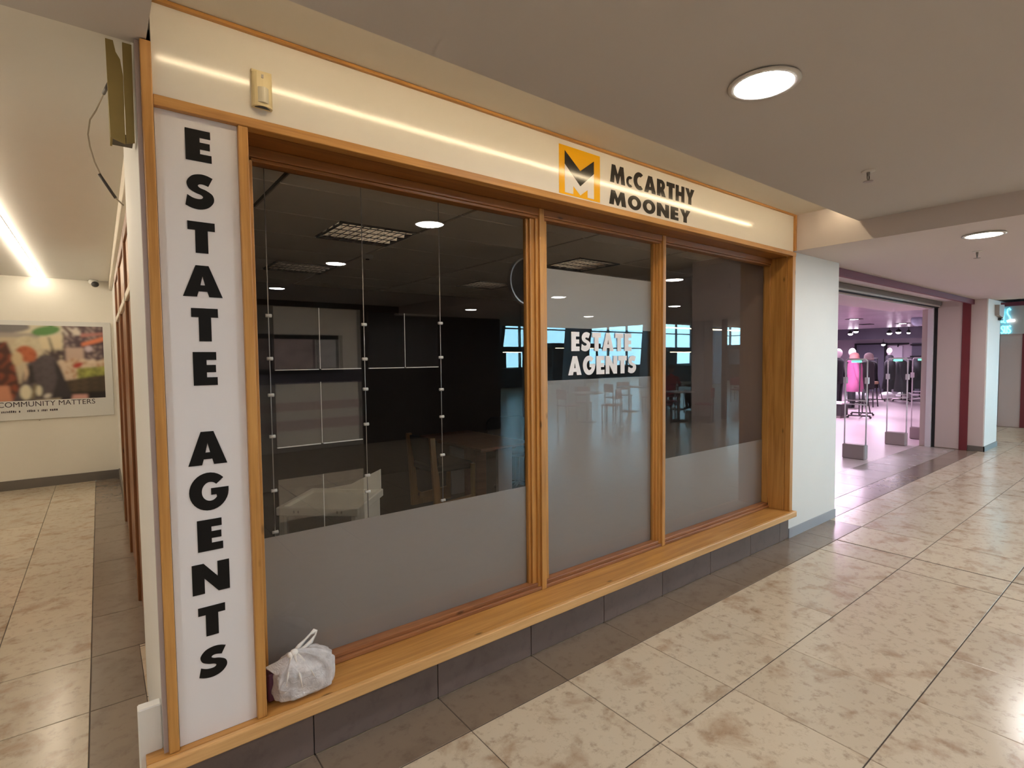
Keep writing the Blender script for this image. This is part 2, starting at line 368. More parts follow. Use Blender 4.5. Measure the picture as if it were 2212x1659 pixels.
def px(x, y, z):
    d = Vector((x, y, z-EYE)); c = (r2.dot(d), u2.dot(d), fw.dot(d))
    if c[2] < .05: return None
    return 1106+F_PX*c[0]/c[2], 829.5-F_PX*c[1]/c[2]
def seen(x0, x1, y0, y1, m=420):
    for i in range(5):
        for j in range(5):
            p = px(x0+(x1-x0)*i/4, y0+(y1-y0)*j/4, 0)
            if p and -m < p[0] < 2212+m and -m < p[1] < 1659+m: return True
    return False
TM = {}; CELLS = []
def tile(x0, x1, y0, y1, m, gx=.0035, gy=.005):
    CELLS.append((x0, x1, y0, y1)); w, d = round(x1-x0-gx, 4), round(y1-y0-gy, 4)
    key = (w, d, m.name)
    if key not in TM:
        me = bpy.data.meshes.new('tile'); c = .0018
        vs = []
        for (k, z) in ((0, -.012), (0, -c), (c, 0)):
            vs += [(-w/2+k, -d/2+k, z), (w/2-k, -d/2+k, z), (w/2-k, d/2-k, z), (-w/2+k, d/2-k, z)]
        fs = [(8, 9, 10, 11)]+[(b+i, b+(i+1) % 4, b+4+(i+1) % 4, b+4+i) for b in (0, 4) for i in range(4)]
        me.from_pydata(vs, [], fs); me.materials.append(m); TM[key] = me
    o = bpy.data.objects.new('tile', TM[key]); COL.objects.link(o); o.parent = floor
    o.location = Vector(((x0+x1)/2, (y0+y1)/2, random.uniform(-.0006, .0)))-wloc(floor)
S = .5735
xs = [1.21+S*k for k in range(-5, 24)]
xs = [x for x in xs if x < 4.7]+[5.0+S*k for k in range(0, 15)]; xs.sort()
ys = [1.868, 1.318, .745, .172, -.401, -.975, -1.55, -2.12]
for i in range(len(xs)-1):
    a, b = xs[i], xs[i+1]
    for j in range(len(ys)-1):
        if seen(a, b, ys[j+1], ys[j]): tile(a, b, ys[j+1], ys[j], TILE, gx=.018 if abs(b-5) < .01 or abs(a-5) < .01 else .0035)
    if b > .5 and b < 5.65:
        tile(max(a, .07), b, 1.868, 2.148, DTILE)
    elif b >= 5.65:
        tile(a, b, 1.868, 2.148, TILE)
        if a < 11.3:
            tile(a, b, 2.148, 2.43, DTILE); tile(a, b, 2.43, 2.95, GTILE)
cy = [1.93+.568*k for k in range(0, 14)]
for j in range(len(cy)-1):
    y0, y1 = cy[j], min(cy[j+1], 9.14)
    if y0 > 9.0: break
    lo = max(y0, 2.16)
    tile(-.092, .18 if y0 > 3.1 else .124, lo, y1, DTILE)
    for x0, x1 in ((-.502, -.092), (-1.075, -.502), (-1.65, -1.075), (-2.22, -1.65)):
        if seen(x0, x1, lo, y1): tile(x0, x1, lo, y1, TILE)

mb = MB()
for x0, x1, y0, y1 in CELLS: mb.add([(x0, y0, -.0032), (x1, y0, -.0032), (x1, y1, -.0032), (x0, y1, -.0032)], [(0, 1, 2, 3)])
mb.build('grout', plain('dark_grout', (.05, .037, .03), .8), floor, kind='structure')
# ------------------------------------------------------------------ setting: ceilings
Z1, Z2 = 2.645, 2.49
st(B(-9, 4.72, -6.85, 1.65, Z1, 2.70).box(-9, .16, 1.65, 2.17, Z1, 2.86).box(-9, .16, -6.85, 1.65, 2.70, 2.86).box(.16, 4.72, -6.85, 1.40, 2.70, 2.86), 'ceiling', CEIL)
st(B(.16, 4.72, 1.40, 2.3, 2.79, 2.86), 'ceiling_recess', CEILREC)
st(B(4.72, 11.9, -6.85, 2.29, Z2, 2.86).box(5.69, 11.4, 2.29, 2.70, Z2, 2.6).box(5.69, 12, 2.70, 2.95, 2.6, 2.75), 'ceiling_lower', CEILLOW)  # last box added unseen to close a sky leak above the bulkhead
st(B(11.9, 50, -6.85, 4, 2.76, 2.86), 'ceiling_far', CEILLOW)
st(B(-4, .3, 2.17, 9.3, 2.70, 2.86), 'ceiling_corridor', WHITEWALL)
st(B(-9, 50.2, -24.2, -6.85, 6.0, 6.2), 'ceiling_atrium', CEIL)
st(B(-9.1, 50.2, -6.95, 14.1, 3.12, 3.3), 'ceiling_leak_cap', CEIL)  # unseen cap added to keep sky light from leaking between the ceilings
st(B(-9, 50, -6.95, -6.85, 2.86, 6.0), 'wall_atrium_upper', CEIL)
# ------------------------------------------------------------------ setting: walls
st(B(.155, 4.715, 2.165, 2.30, 2.45, 2.86).box(.155, 4.72, 2.17, 2.40, 0, .205), 'wall_front', WALL)
wall_corridor = st(B(.128, .30, 2.165, 3.1, 0, 2.70).box(.18, .30, 3.1, 9.2, 0, 2.70), 'wall_corridor', WHITEWALL)
st(B(.06, .127, 2.17, 2.215, 0, .415, c=.004), 'baseboard_corner', WHITEWALL)
st(B(.163, .18, 6.8, 9.14, 0, .13), 'baseboard_corridor', DARKSKIRT)
st(B(-4, .18, 9.14, 9.3, 0, 2.70), 'wall_back', WALL)
st(B(-4, .178, 9.125, 9.14, 0, .122), 'baseboard_back', DARKSKIRT)
st(B(-4.1, -3.9, 2.3, 9.3, 0, 2.7).box(-9, -3.9, 2.17, 2.3, 0, 2.7), 'wall_corridor_left', WALL)
st(B(-9.1, -9, -24, 2.3, 0, 6), 'wall_left', WALL)
st(B(4.722, 5.69, 2.15, 3.11, 0, 2.55).box(5.60, 5.69, 2.8, 12, 0, 2.7), 'wall_pier', WHITEWALL)
st(B(4.722, 5.695, 2.142, 2.15, 0, .085), 'baseboard_pier', GREYSKIRT)
st(B(.30, 5.6, 6.9, 7.05, 0, 2.7), 'wall_office_back', OFFWALL)
st(B(.30, .33, 2.42, 6.9, 0, 2.7), 'wall_office_left', DKW)
st(B(4.715, 4.7215, 2.37, 3.11, 0, 2.54).box(4.715, 5.57, 3.11, 3.116, 0, 2.54), 'wall_office_pier', plain('mauve_office_paint', (.40, .33, .33), .6))
st(B(5.57, 5.6, 2.42, 6.9, 0, 2.7), 'wall_office_right', OFFGREY)
# cornice box that runs along the corridor shop wall
st(B(.146, .18, 2.9, 9.13, 2.585, 2.70, c=.004), 'trim_1', CREAM)
# opposite side of the concourse, seen only mirrored in the glass
st(B(-9, .6, -5.2, -5.0, 0, Z1).box(3.93, 7.2, -5.2, -5.0, 0, Z1).box(.6, 3.93, -5.2, -5.0, 2.55, Z1), 'wall_opposite_dark', DSHOP)
st(B(.6, 3.93, -5.2, -5.0, 0, 2.55), 'wall_opposite_pale', WALL)
st(B(.6, 3.93, -5.0, -4.975, 1.19, 1.42), 'trim_6', SHOPGREY)
st(B(.6, 3.93, -5.0, -4.98, .71, .86).box(.6, 3.93, -5.0, -4.98, .36, .54), 'trim_7', PANEL)
t = thing('framed_notice', 'black framed double notice board on the opposite wall mirrored in the display holders', 'notice board', (2.65, -4.95, 1.37))
B(1.70, 3.56, -4.99, -4.96, 1.37, 2.06, c=.004).build('frame', VOID, t)
B(2.33, 3.08, -4.96, -4.952, 1.46, 1.98).build('notice', plain('faded_photo_print', (.42, .34, .34), .4, var=.6, scale=5), t); B(3.12, 3.50, -4.96, -4.952, 1.46, 1.98).build('notice', plain('pale_notice_print', (.55, .55, .56), .4, var=.5, scale=7), t)
B(1.76, 2.29, -4.96, -4.952, 1.46, 1.98).build('notice', MATS['faded_photo_print'], t)
st(B(-9, 50.2, -24.2, -24, 0, .9).box(-9, 5, -24.2, -24, .9, 6), 'wall_court_back', COURT)
st(B(50, 50.2, -24, -6.95, 0, .9).box(50, 50.2, -6.95, 14, 0, 3.3), 'wall_court_end', COURT)
win_far = thing('window_2', None, None, (27.5, -24, .9), kind='structure')
m_ = MB()
for x in [5+2.25*k for k in range(21)]: m_.box(x-.06, x+.06, -24.1, -23.95, .9, 6)
for z in (.9, 2.3, 3.6): m_.box(5, 50, -24.1, -23.95, z, z+.09)
m_.build('frame', DCONC, win_far)
B(5, 50, -24.06, -24.05, .9, 6).build('glass_pane', SHEET, win_far)
win_end = thing('window_3', None, None, (50, -15.5, .9), kind='structure')
m_ = MB()
for y in [-24+2.13*k for k in range(9)]: m_.box(49.95, 50.1, y-.06, y+.06, .9, 6)
for z in (.9, 2.3, 3.6): m_.box(49.95, 50.1, -24, -6.95, z, z+.09)
m_.build('frame', DCONC, win_end)
B(50.05, 50.06, -24, -6.95, .9, 6).build('glass_pane', SHEET, win_end)
kk = 0
for x0, x1, y, h in ((8, 13.5, -20, 2.35), (15, 19, -18.5, 2.25), (21.5, 25.5, -19, 2.5), (28, 31.5, -15.5, 2.2), (33, 36, -12.5, 2.35), (38, 42, -16.5, 2.4)):
    kk += 1
    t = thing('kiosk', 'dark food kiosk across the food court mirrored in the panes', 'kiosk', ((x0+x1)/2, y, 0), 'food court kiosks')
    B(x0, x1, y-2, y, 0, 1.05).build('counter', DSHOP, t); B(x0, x1, y-2, y-1.8, 1.05, h).build('back_panel', COURT, t)
    B(x0-.1, x1+.1, y-2, y+.1, h-.28, h).build('canopy', DSHOP, t); B(x0+.3, x1-.3, y-.06, y-.03, h-.32, h-.28).build('light_strip', LEDM, t)
    for xx in (x0+.05, x1-.15): B(xx, xx+.1, y-.1, y, 1.05, h-.28).build('post', DSHOP, t)
st(B(12.7, 13.1, -3.72, -3.32, 0, 2.76), 'column_concourse', CEIL)
st(B(12.58, 12.68, -2.75, -2.65, 0, 2.76), 'column_concourse', DCONC)
for i, x in enumerate((12.0, 17.0, 22.5, 28.5, 36.0)):
    mb = MB(); mb.prism([[(-.45, 0), (.45, 0), (1.0+.35, 6), (.35-.2, 6)]], (x, -13, 0), (1, 0, 0), (0, 0, 1), (0, .5, 0))
    st(mb, 'column_court', CONC)
    mb = MB(); mb.prism([[(.45, 0), (.62, 0), (1.52, 6), (1.35, 6)]], (x, -13, 0), (1, 0, 0), (0, 0, 1), (0, .5, 0)); st(mb, 'column_court_edge', DCONC)

# clothes shop shell and the piers to its right
st(B(5.69, 11.37, 2.255, 2.29, 2.41, 2.488), 'beam_header', MAROON)
st(B(5.69, 11.35, 2.80, 3.40, 2.374, 2.7), 'wall_shop_bulkhead', PINKW)
st(B(5.69, 18.4, 2.95, 12, 2.40, 2.5), 'ceiling_shop', SHOPCEIL)
st(B(18.4, 34, 2.95, 14, 3.0, 3.1).box(18.4, 18.45, 2.95, 12, 2.5, 3.1), 'ceiling_shop_void', VOID)
st(B(20.2, 20.5, 4, 14, 2.12, 2.62), 'beam_shop_slate', SHOPGREY)
st(B(25.2, 25.4, 3, 14, 0, 3.0), 'wall_shop_back', SHOPWALL)
st(B(5.69, 25.4, 12, 12.2, 0, 3), 'wall_shop_far', SHOPWALL)
wall_jamb = st(B(11.352, 12.24, 2.10, 2.95, 0, 2.49).box(12.0, 25, 2.7, 2.95, 0, 3.0), 'wall_right_pier', PANEL)
B(11.373, 12.245, 2.088, 2.10, 0, 2.49).build('face_panel', WHITEWALL, wall_jamb, kind='structure')
st(B(11.335, 12.26, 2.075, 2.088, 0, .085).box(11.335, 11.352, 2.075, 2.29, 0, .085), 'baseboard_right', DARKSKIRT)
st(B(11.325, 11.352, 2.295, 2.40, 0, 2.488), 'trim_2', RED)
B(11.338, 11.352, 2.405, 2.73, .012, 2.40).build('panel', PANEL, wall_jamb)
st(B(11.33, 11.352, 2.735, 2.775, 0, 2.40), 'trim_3', VOID)
st(B(11.30, 11.352, 2.78, 2.86, 0, 2.42), 'trim_4', GATEP)
# next shop along
st(B(15.65, 20, 2.30, 2.66, 0, 2.02), 'wall_next_shop', PANEL)
st(B(15.6, 20, 2.2, 2.68, 2.02, 2.62), 'wall_next_header', SIGNLIT)
st(B(15.5, 20, 2.1, 2.70, 2.62, 2.70), 'beam_next', MAROON)
st(B(15.62, 15.70, 2.17, 2.298, 0, 2.02), 'trim_5', RED)

# ------------------------------------------------------------------ shop window of the agency
win = thing('window_1', None, None, (2.4, 2.2, .2), kind='structure')
W_ = lambda mb, n, m, bevel=.002, **k: mb.build(n, m, win, bevel=bevel, **k)
YF = 2.118
W_(B(.141, .172, YF-.003, 2.165, .256, 2.642), 'post', WZ, .003)
W_(B(.128, .1405, 2.135, 2.165, .0, 2.642), 'edge_strip', plain('mauve_grey_paint', (.42, .36, .35), .6), 0)
W_(B(.422, .455, YF, 2.36, .256, 2.441), 'jamb', WZ, .003)
W_(B(4.665, 4.716, YF, 2.165, .256, 2.476), 'post', WZ, .003)
W_(B(4.655, 4.715, 2.166, 2.30, .256, 2.44), 'reveal', WZ, .002)
W_(B(.172, 4.716, YF-.004, 2.165, 2.441, 2.476), 'head_rail', WX, .003)
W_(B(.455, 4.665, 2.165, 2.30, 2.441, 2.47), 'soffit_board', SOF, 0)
W_(B(.172, 4.69, YF-.004, 2.165, 2.776, 2.789), 'top_trim', WX, .002)
W_(B(4.69, 4.719, YF-.004, 2.165, 2.487, 2.789), 'end_trim', WZ, .002)
W_(B(.077, 4.724, 2.108, 2.30, .209, .255), 'sill', WX, .002)
W_(B(.075, 4.727, 2.082, 2.107, .207, .256), 'nosing', NOS, .005)
W_(B(.455, 4.66, 2.292, 2.345, .256, .276).box(.455, 4.66, 2.305, 2.362, .276, .296), 'bottom_rail', RX, .003)
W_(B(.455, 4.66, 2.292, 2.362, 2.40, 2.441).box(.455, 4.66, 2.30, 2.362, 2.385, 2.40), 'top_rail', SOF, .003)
W_(B(.455, .505, 2.30, 2.362, .296, 2.40), 'side_frame', WZ, .003)
W_(B(4.645, 4.672, 2.30, 2.362, .296, 2.40), 'side_frame', WZ, .003)
for c, h in ((2.0, .078), (3.128, .062)):
    W_(B(c-.017, c+.017, 2.286, 2.36, .256, 2.441).box(c-.034, c+.034, 2.302, 2.36, .256, 2.441).box(c-h+.016, c+h-.016, 2.318, 2.36, .256, 2.441).box(c-h, c+h, 2.334, 2.362, .27, 2.441), 'mullion', WZ, .003)
for x0, x1 in ((.505, 1.922), (2.078, 3.066), (3.19, 4.645)):
    W_(B(x0, x1, 2.350, 2.354, .296, 2.385), 'glass_pane', GLASS, 0)
W_(B(.505, 1.922, 2.3555, 2.3575, .296, .862), 'frosted_film', FILM, 0)
W_(B(2.078, 3.066, 2.3555, 2.3575, .296, 1.466), 'frosted_film', FILM, 0)
W_(B(2.078, 3.066, 2.3555, 2.3575, 1.782, 2.127), 'frosted_film', FILM2, 0)
W_(B(3.19, 4.645, 2.3555, 2.3575, .296, .858), 'frosted_film', FILM, 0)

# plinth tiles below the sill
plinth = st(B(.155, 4.72, 2.156, 2.17, 0, .207), 'baseboard_front', VOID)
for x0, x1 in zip([.16, .633, 1.207, 1.780, 2.354, 2.927, 3.501, 4.074, 4.56], [.633, 1.207, 1.780, 2.354, 2.927, 3.501, 4.074, 4.56, 4.718]):
    B(x0+.002, x1-.002, 2.147+random.uniform(0, .0012), 2.157, .002, .206, c=.001).build('tile', PLINTH, plinth)

# ------------------------------------------------------------------ lettering
def arc(cx, cy, rx, ry, a0, a1, n=14):
    return [(cx+rx*math.cos(math.radians(a0+(a1-a0)*i/n)), cy+ry*math.sin(math.radians(a0+(a1-a0)*i/n))) for i in range(n+1)]
def catmull(P, k=8):
    P = [P[0]]+P+[P[-1]]; out = []
    for i in range(1, len(P)-2):
        for j in range(k):
            t = j/k; q = []
            for d in (0, 1):
                a, b, c, e = P[i-1][d], P[i][d], P[i+1][d], P[i+2][d]
                q.append(.5*(2*b+(c-a)*t+(2*a-5*b+4*c-e)*t*t+(3*b-a-3*c+e)*t**3))
            out.append(tuple(q))
    return out+[P[-2]]
def stroke(P, w):
    L = []; R = []
    for i, p in enumerate(P):
        a = P[max(i-1, 0)]; b = P[min(i+1, len(P)-1)]
        dx, dy = b[0]-a[0], b[1]-a[1]; l = math.hypot(dx, dy) or 1
        L.append((p[0]-dy/l*w, p[1]+dx/l*w)); R.append((p[0]+dy/l*w, p[1]-dx/l*w))
    return L+R[::-1]
def glyph(ch):
    if ch == 'E': return .72, [[(0,0),(.72,0),(.72,.24),(.40,.24),(.40,.39),(.68,.39),(.68,.61),(.40,.61),(.40,.76),(.70,.76),(.70,1),(0,1)]]
    if ch == 'T': return .82, [[(0,1),(0,.73),(.22,.73),(.22,0),(.60,0),(.60,.73),(.82,.73),(.82,1)]]
    if ch == 'A': return 1.1, [[(0,0),(.37,1),(.73,1),(1.1,0),(.72,0),(.67,.17),(.43,.17),(.38,0)], [(.485,.37),(.615,.37),(.55,.66)]]
    if ch == 'N': return 1.06, [[(0,0),(0,1),(.33,1),(.72,.50),(.72,1),(1.06,1),(1.06,0),(.73,0),(.34,.50),(.34,0)]]
    if ch == 'S':
        A_ = catmull([(.80,.93),(.62,.99),(.42,1.0),(.20,.93),(.055,.75),(.10,.57),(.27,.465),(.44,.415),(.505,.36),(.46,.30),(.34,.285),(.20,.31),(.06,.38)], 4)
        B_ = catmull([(.0,.08),(.18,.01),(.42,-.01),(.66,.07),(.815,.25),(.79,.44),(.61,.555),(.44,.605),(.37,.66),(.41,.71),(.52,.72),(.67,.68)], 4)
        return .86, [A_+B_]
    if ch == 'O': return 1.04, [arc(.52,.5,.52,.52,0,360,30)[:-1], arc(.52,.5,.22,.26,360,0,24)[:-1]]
    if ch == 'C': return .86, [arc(.52,.5,.52,.52,52,308,26)+arc(.56,.5,.24,.26,290,70,20)]
    if ch == 'G':
        return 1.06, [arc(.53,.5,.53,.52,42,356,30)+[(1.06,.58),(.58,.58),(.58,.40),(.72,.40)]+arc(.56,.5,.23,.26,320,45,24)]
    if ch == 'M': return 1.26, [[(0,0),(.14,1),(.43,1),(.63,.52),(.83,1),(1.12,1),(1.26,0),(.93,0),(.87,.50),(.69,.0),(.57,.0),(.39,.50),(.33,0)]]
    if ch == 'R': return .84, [[(0,0),(0,1),(.40,1)]+arc(.42,.68,.36,.32,90,-52,14)+[(.86,0),(.46,0),(.335,.30),(.33,0)], [(.33,.56),(.33,.78)]+arc(.38,.67,.09,.11,90,-90,8)]
    if ch == 'H': return .92, [[(0,0),(0,1),(.32,1),(.32,.62),(.60,.62),(.60,1),(.92,1),(.92,0),(.60,0),(.60,.36),(.32,.36),(.32,0)]]
    if ch == 'Y': return .98, [[(.33,0),(.33,.42),(0,1),(.37,1),(.49,.72),(.61,1),(.98,1),(.65,.42),(.65,0)]]
def letter(ch, x, z, w, h, y, th, m, parent, label=None):
    gw, loops = glyph(ch)
    loops = [[(u/gw*w, v*h) for u, v in l] for l in loops]
    return MB().prism(loops, (x, y, z), (1, 0, 0), (0, 0, 1), (0, -th, 0)).build('letter', m, parent, label=label)
def word(txt, x0, x1, z, h, y, th, m, parent, gap=.10, small=()):
    ws = [glyph(c.upper())[0]*(h*.62 if i in small else h) for i, c in enumerate(txt)]
    tot = sum(ws)+gap*h*(len(txt)-1); k = (x1-x0)/tot; x = x0
    for i, c in enumerate(txt):
        letter(c.upper(), x, z, ws[i]*k, h*.62 if i in small else h, y, th, m, parent); x += (ws[i]+gap*h)*k

vs_ = thing('vertical_sign', 'tall narrow white board with black letters reading ESTATE AGENTS', 'sign', (.298, 2.14, .256))
B(.1745, .4215, 2.136, 2.165, .2565, 2.4405).build('board', SIGNW, vs_)
for ch, x0, x1, z0, z1 in [('E',.260,.338,2.291,2.397),('S',.254,.345,2.128,2.247),('T',.257,.340,1.977,2.084),('A',.236,.357,1.826,1.934),('T',.258,.340,1.671,1.786),('E',.258,.332,1.517,1.634),
        ('A',.232,.353,1.236,1.354),('G',.231,.354,1.075,1.205),('E',.251,.330,.928,1.040),('N',.230,.347,.777,.885),('T',.244,.329,.621,.728),('S',.240,.333,.470,.578)]:
    letter(ch, x0, z0, x1-x0, z1-z0, 2.1365, .0025, BLACK, vs_)

fs_ = thing('fascia_sign', 'long glossy cream fascia board above the window with yellow logo and black name', 'sign', (2.43, 2.13, 2.476))
B(.1725, 4.6895, 2.130, 2.164, 2.4765, 2.7755).build('board', FASCIA, fs_)
lx, lz, lw, lh = 1.987, 2.488, .319, .260
L = lambda P: [[(lx+u*lw, lz+(1-v)*lh) for u, v in P]]
lp = MB().prism(L([(0,0),(1,0),(1,1),(0,1)]), (0,2.131,0), (1,0,0), (0,0,1), (0,-.002,0)).build('logo', YELLOW, fs_, label='yellow square logo holding a white and black letter M')
MB().prism(L([(.13,.38),(.5,.76),(.84,.42),(.84,.96),(.68,.96),(.68,.80),(.5,.95),(.33,.79),(.33,.96),(.13,.96)]), (0,2.1292,0), (1,0,0), (0,0,1), (0,-.0012,0)).build('white_letter', WVIN, lp)
MB().prism(L([(.13,.10),(.5,.44),(.84,.15),(.84,.42),(.5,.76),(.13,.38)]), (0,2.1292,0), (1,0,0), (0,0,1), (0,-.0014,0)).build('black_chevron', FBLACK, lp)
word('McCARTHY', 2.392, 3.238, 2.625, .103, 2.1305, .002, FBLACK, fs_, .11, small=(1,))
word('MOONEY', 2.384, 3.192, 2.497, .083, 2.1305, .002, FBLACK, fs_, .14)

wl = thing('window_lettering', 'white letters reading ESTATE AGENTS stuck on the middle pane', 'lettering', (2.58, 2.349, 1.495))
word('ESTATE', 2.285, 2.850, 1.642, .118, 2.3495, .002, LETW, wl, .14)
word('AGENTS', 2.258, 2.902, 1.494, .117, 2.3495, .002, LETW, wl, .12)

# ------------------------------------------------------------------ lights in the ceiling
def downlight(x, y, z):
    t = thing('downlight', None, 'light', (x, y, z))
    MB().lathe([(.108, .001), (.128, -.004), (.130, -.009), (.106, -.012), (.104, -.004)], (x, y, z), 28).build('trim_ring', RING, t)
    MB().lathe([(.106, -.006), (.092, -.012), (.05, -.0165), (.0001, -.0175)], (x, y, z), 20).build('lens', LENS, t)
    return t
d0 = downlight(2.05, 1.05, Z1); d0['label'] = 'large round white downlight in the higher grey ceiling'
g = 'downlights out of view along the concourse'
d1 = copy_thing(d0, (5.24-2.05, 1.0-1.05, Z2-Z1), 'round white downlight in the lower ceiling near the clothes shop')
for x, y in [(2.05, -1.0), (2.05, -3.4), (-1.1, 1.05), (-1.1, -1.0), (-1.1, -3.4), (-4.2, .5), (-4.2, -2.5)]:
    copy_thing(d0, (x-2.05, y-1.05, 0), 'round downlight in the higher ceiling mirrored in the dark window', g)
for x, y in [(5.3, -1.0), (7.95, 1.0), (7.95, -.9), (10.65, 1.0), (10.65, -1.0), (5.3, -3.3), (8.3, -3.3), (10.9, -3.6)]:
    copy_thing(d0, (x-2.05, y-1.05, Z2-Z1), 'round downlight in the lower ceiling mirrored in the window glass', g)
for x, y in [(13.3, .4), (13.3, -3.8), (17, -1.5)]:
    copy_thing(d0, (x-2.05, y-1.05, 2.76-Z1), 'round downlight beyond the lower ceiling out of frame', g)
B(.22, 4.70, 1.735, 1.747, 2.782, 2.789).build('led_strip', LEDM, label='warm LED tape hidden in the slot above the fascia', cat='light')
cl = thing('corridor_strip_light', 'slim bright strip light along the corridor ceiling', 'light', (-.56, 6.0, 2.69))
B(-.583, -.537, 2.8, 9.12, 2.694, 2.70).build('channel', RING, cl)
B(-.574, -.546, 2.81, 9.11, 2.672, 2.6945).build('diffuser', LEDC, cl)
cl2 = copy_thing(cl, (-1.9, 0, 0), 'added strip light left of view that brightens the corridor')  # extra strip out of view, added for more light in the corridor
B(15.6, 24, -6.83, -6.80, 2.62, 2.66).build('cove_strip', LEDM, label='warm LED line under the far edge of the lower ceiling', cat='light')
def sprinkler(x, y, z, label):
    t = thing('sprinkler', label, 'sprinkler', (x, y, z), 'ceiling sprinklers')
    MB().lathe([(.036, .001), (.034, -.004), (.012, -.007)], (x, y, z), 16).build('escutcheon', RING, t)
    MB().tube([(x, y, z-.004), (x, y, z-.028)], .009, 8).tube([(x-.013, y, z-.02), (x-.016, y, z-.04), (x, y, z-.058)], .003, 6).tube([(x+.013, y, z-.02), (x+.016, y, z-.04), (x, y, z-.058)], .003, 6).build('frame_arms', DULLM, t)
    MB().lathe([(.024, -.060), (.026, -.058), (.008, -.056)], (x, y, z), 12).build('deflector', DULLM, t)
sprinkler(3.50, 1.18, Z1, 'small metal sprinkler head hanging from the higher ceiling')
sprinkler(6.07, 1.20, Z2, 'small metal sprinkler head under the lower ceiling downlight')

# ------------------------------------------------------------------ sensor on the fascia
t = thing('motion_sensor', 'yellowed motion sensor box on the cream fascia', 'sensor', (.505, 2.128, 2.52))
x0, x1, z0, z1 = .471, .540, 2.520, 2.652
prof = [(x0, 0), (x0, -.012)]+[(x0+(x1-x0)*(.5-.5*math.cos(math.pi*i/10)), -.014-.020*math.sin(math.pi*i/10)) for i in range(11)]+[(x1, -.012), (x1, 0)]
MB().prism([prof], (0, 2.130, z0), (1, 0, 0), (0, 1, 0), (0, 0, z1-z0-.012)).box(x0, x1, 2.116, 2.130, z1-.012, z1).build('housing', IVORY, t, bevel=.002)
prof2 = [(x0+.008+(x1-x0-.016)*i/10, -.021-.021*math.sin(math.pi*i/10)) for i in range(11)]+[(x1-.008, -.010), (x0+.008, -.010)]
MB().prism([prof2], (0, 2.130, z0+.012), (1, 0, 0), (0, 1, 0), (0, 0, .054)).build('lens', LENSP, t, bevel=.003)
MB().prism([[(x0+.008+(x1-x0-.016)*i/10, -.014-.019*math.sin(math.pi*i/10)) for i in range(11)]], (0, 2.130, z0-.002), (1, 0, 0), (0, 1, 0), (0, 0, .006)).build('underside', DARKP, t)
B(.500, .507, 2.094, 2.098, z1-.034, z1-.022).build('indicator', DULLM, t)

# ------------------------------------------------------------------ broken boxing and loose cable
t = thing('cable_boxing', 'broken yellowed boxing hanging at the corner below the ceiling', 'boxing', (.09, 2.2, 2.33))
MB().prism([[(.055, 2.645), (.075, 2.645), (.081, 2.61), (.092, 2.59), (.098, 2.54), (.097, 2.322), (.058, 2.335)]], (0, 2.19, 0), (1, 0, 0), (0, 0, 1), (0, .012, 0)).build('front_board', BOXING, t)
MB().prism([[(.099, 2.645), (.124, 2.645), (.122, 2.33), (.099, 2.322)]], (0, 2.185, 0), (1, 0, 0), (0, 0, 1), (0, .012, 0)).build('side_board', BOXING, t)
B(.058, .064, 2.202, 2.30, 2.34, 2.645).build('return_board', BOXING, t)
B(.064, .120, 2.204, 2.30, 2.345, 2.355).build('inner_shade', BOXIN, t)  # dark sheet paints the shade inside the open boxing
c = [(.062, 2.30, 2.56), (.035, 2.5, 2.585), (.016, 2.6, 2.55), (.0, 2.6, 2.475), (.006, 2.6, 2.42), (.02, 2.62, 2.36), (.045, 2.7, 2.30), (.075, 2.80, 2.29), (.135, 2.95, 2.40)]
c = [Vector(p) for p in [(.064, 2.32, 2.56), (.05, 2.45, 2.57), (.028, 2.6, 2.56), (.008, 2.6, 2.52), (.0, 2.6, 2.464), (.004, 2.6, 2.42), (.016, 2.6, 2.365), (.04, 2.6, 2.30), (.076, 2.6, 2.239), (.100, 2.6, 2.215)]]
cab = MB().tube(c, .0028, 6).build('loose_cable', WIREM, label='thin loose cable dangling in a curve beside the boxing', cat='cable')
MB().tube([c[0], c[1]], .0055, 6).build('tape_wrap', TAPEM, cab)
MB().tube([c[7]+Vector((-.012, 0, .022)), c[8]], .0055, 6).build('tape_wrap', TAPEM, cab)

# ------------------------------------------------------------------ corridor: shopfront timber, camera, poster
dr = thing('door_1', None, None, (.17, 5.0, 0), kind='structure')
for y0, y1 in ((3.12, 3.25), (4.30, 4.40), (5.45, 5.55), (6.56, 6.70)):
    B(.150, .182, y0, y1, 0, 2.46, c=.004).build('post', DKW, dr)
B(.152, .182, 3.25, 6.56, 2.38, 2.46, c=.003).build('head', DKW, dr)
B(.150, .182, 3.25, 6.56, 2.00, 2.05, c=.003).build('transom', CREAM, dr)
for y0, y1 in ((3.25, 4.30), (4.40, 5.45), (5.55, 6.56)):
    B(.168, .182, y0, y1, .0, 2.0).build('panel', DKW, dr); B(.166, .182, y0, y1, 2.05, 2.38).build('panel', plain('tan_fanlight', (.40, .24, .15), .4), dr)

t = thing('security_camera', 'small white dome camera with a dark lens in the corner of the corridor ceiling', 'camera', (-.005, 9.05, 2.64))
MB().lathe([(.05, .06), (.055, .02), (.045, .0)], (-.015, 9.05, 2.645), 18).build('base', WPLAS, t)
MB().ball((.0, 9.0, 2.64), .042, .042, .038).build('dome', DARKP, t)

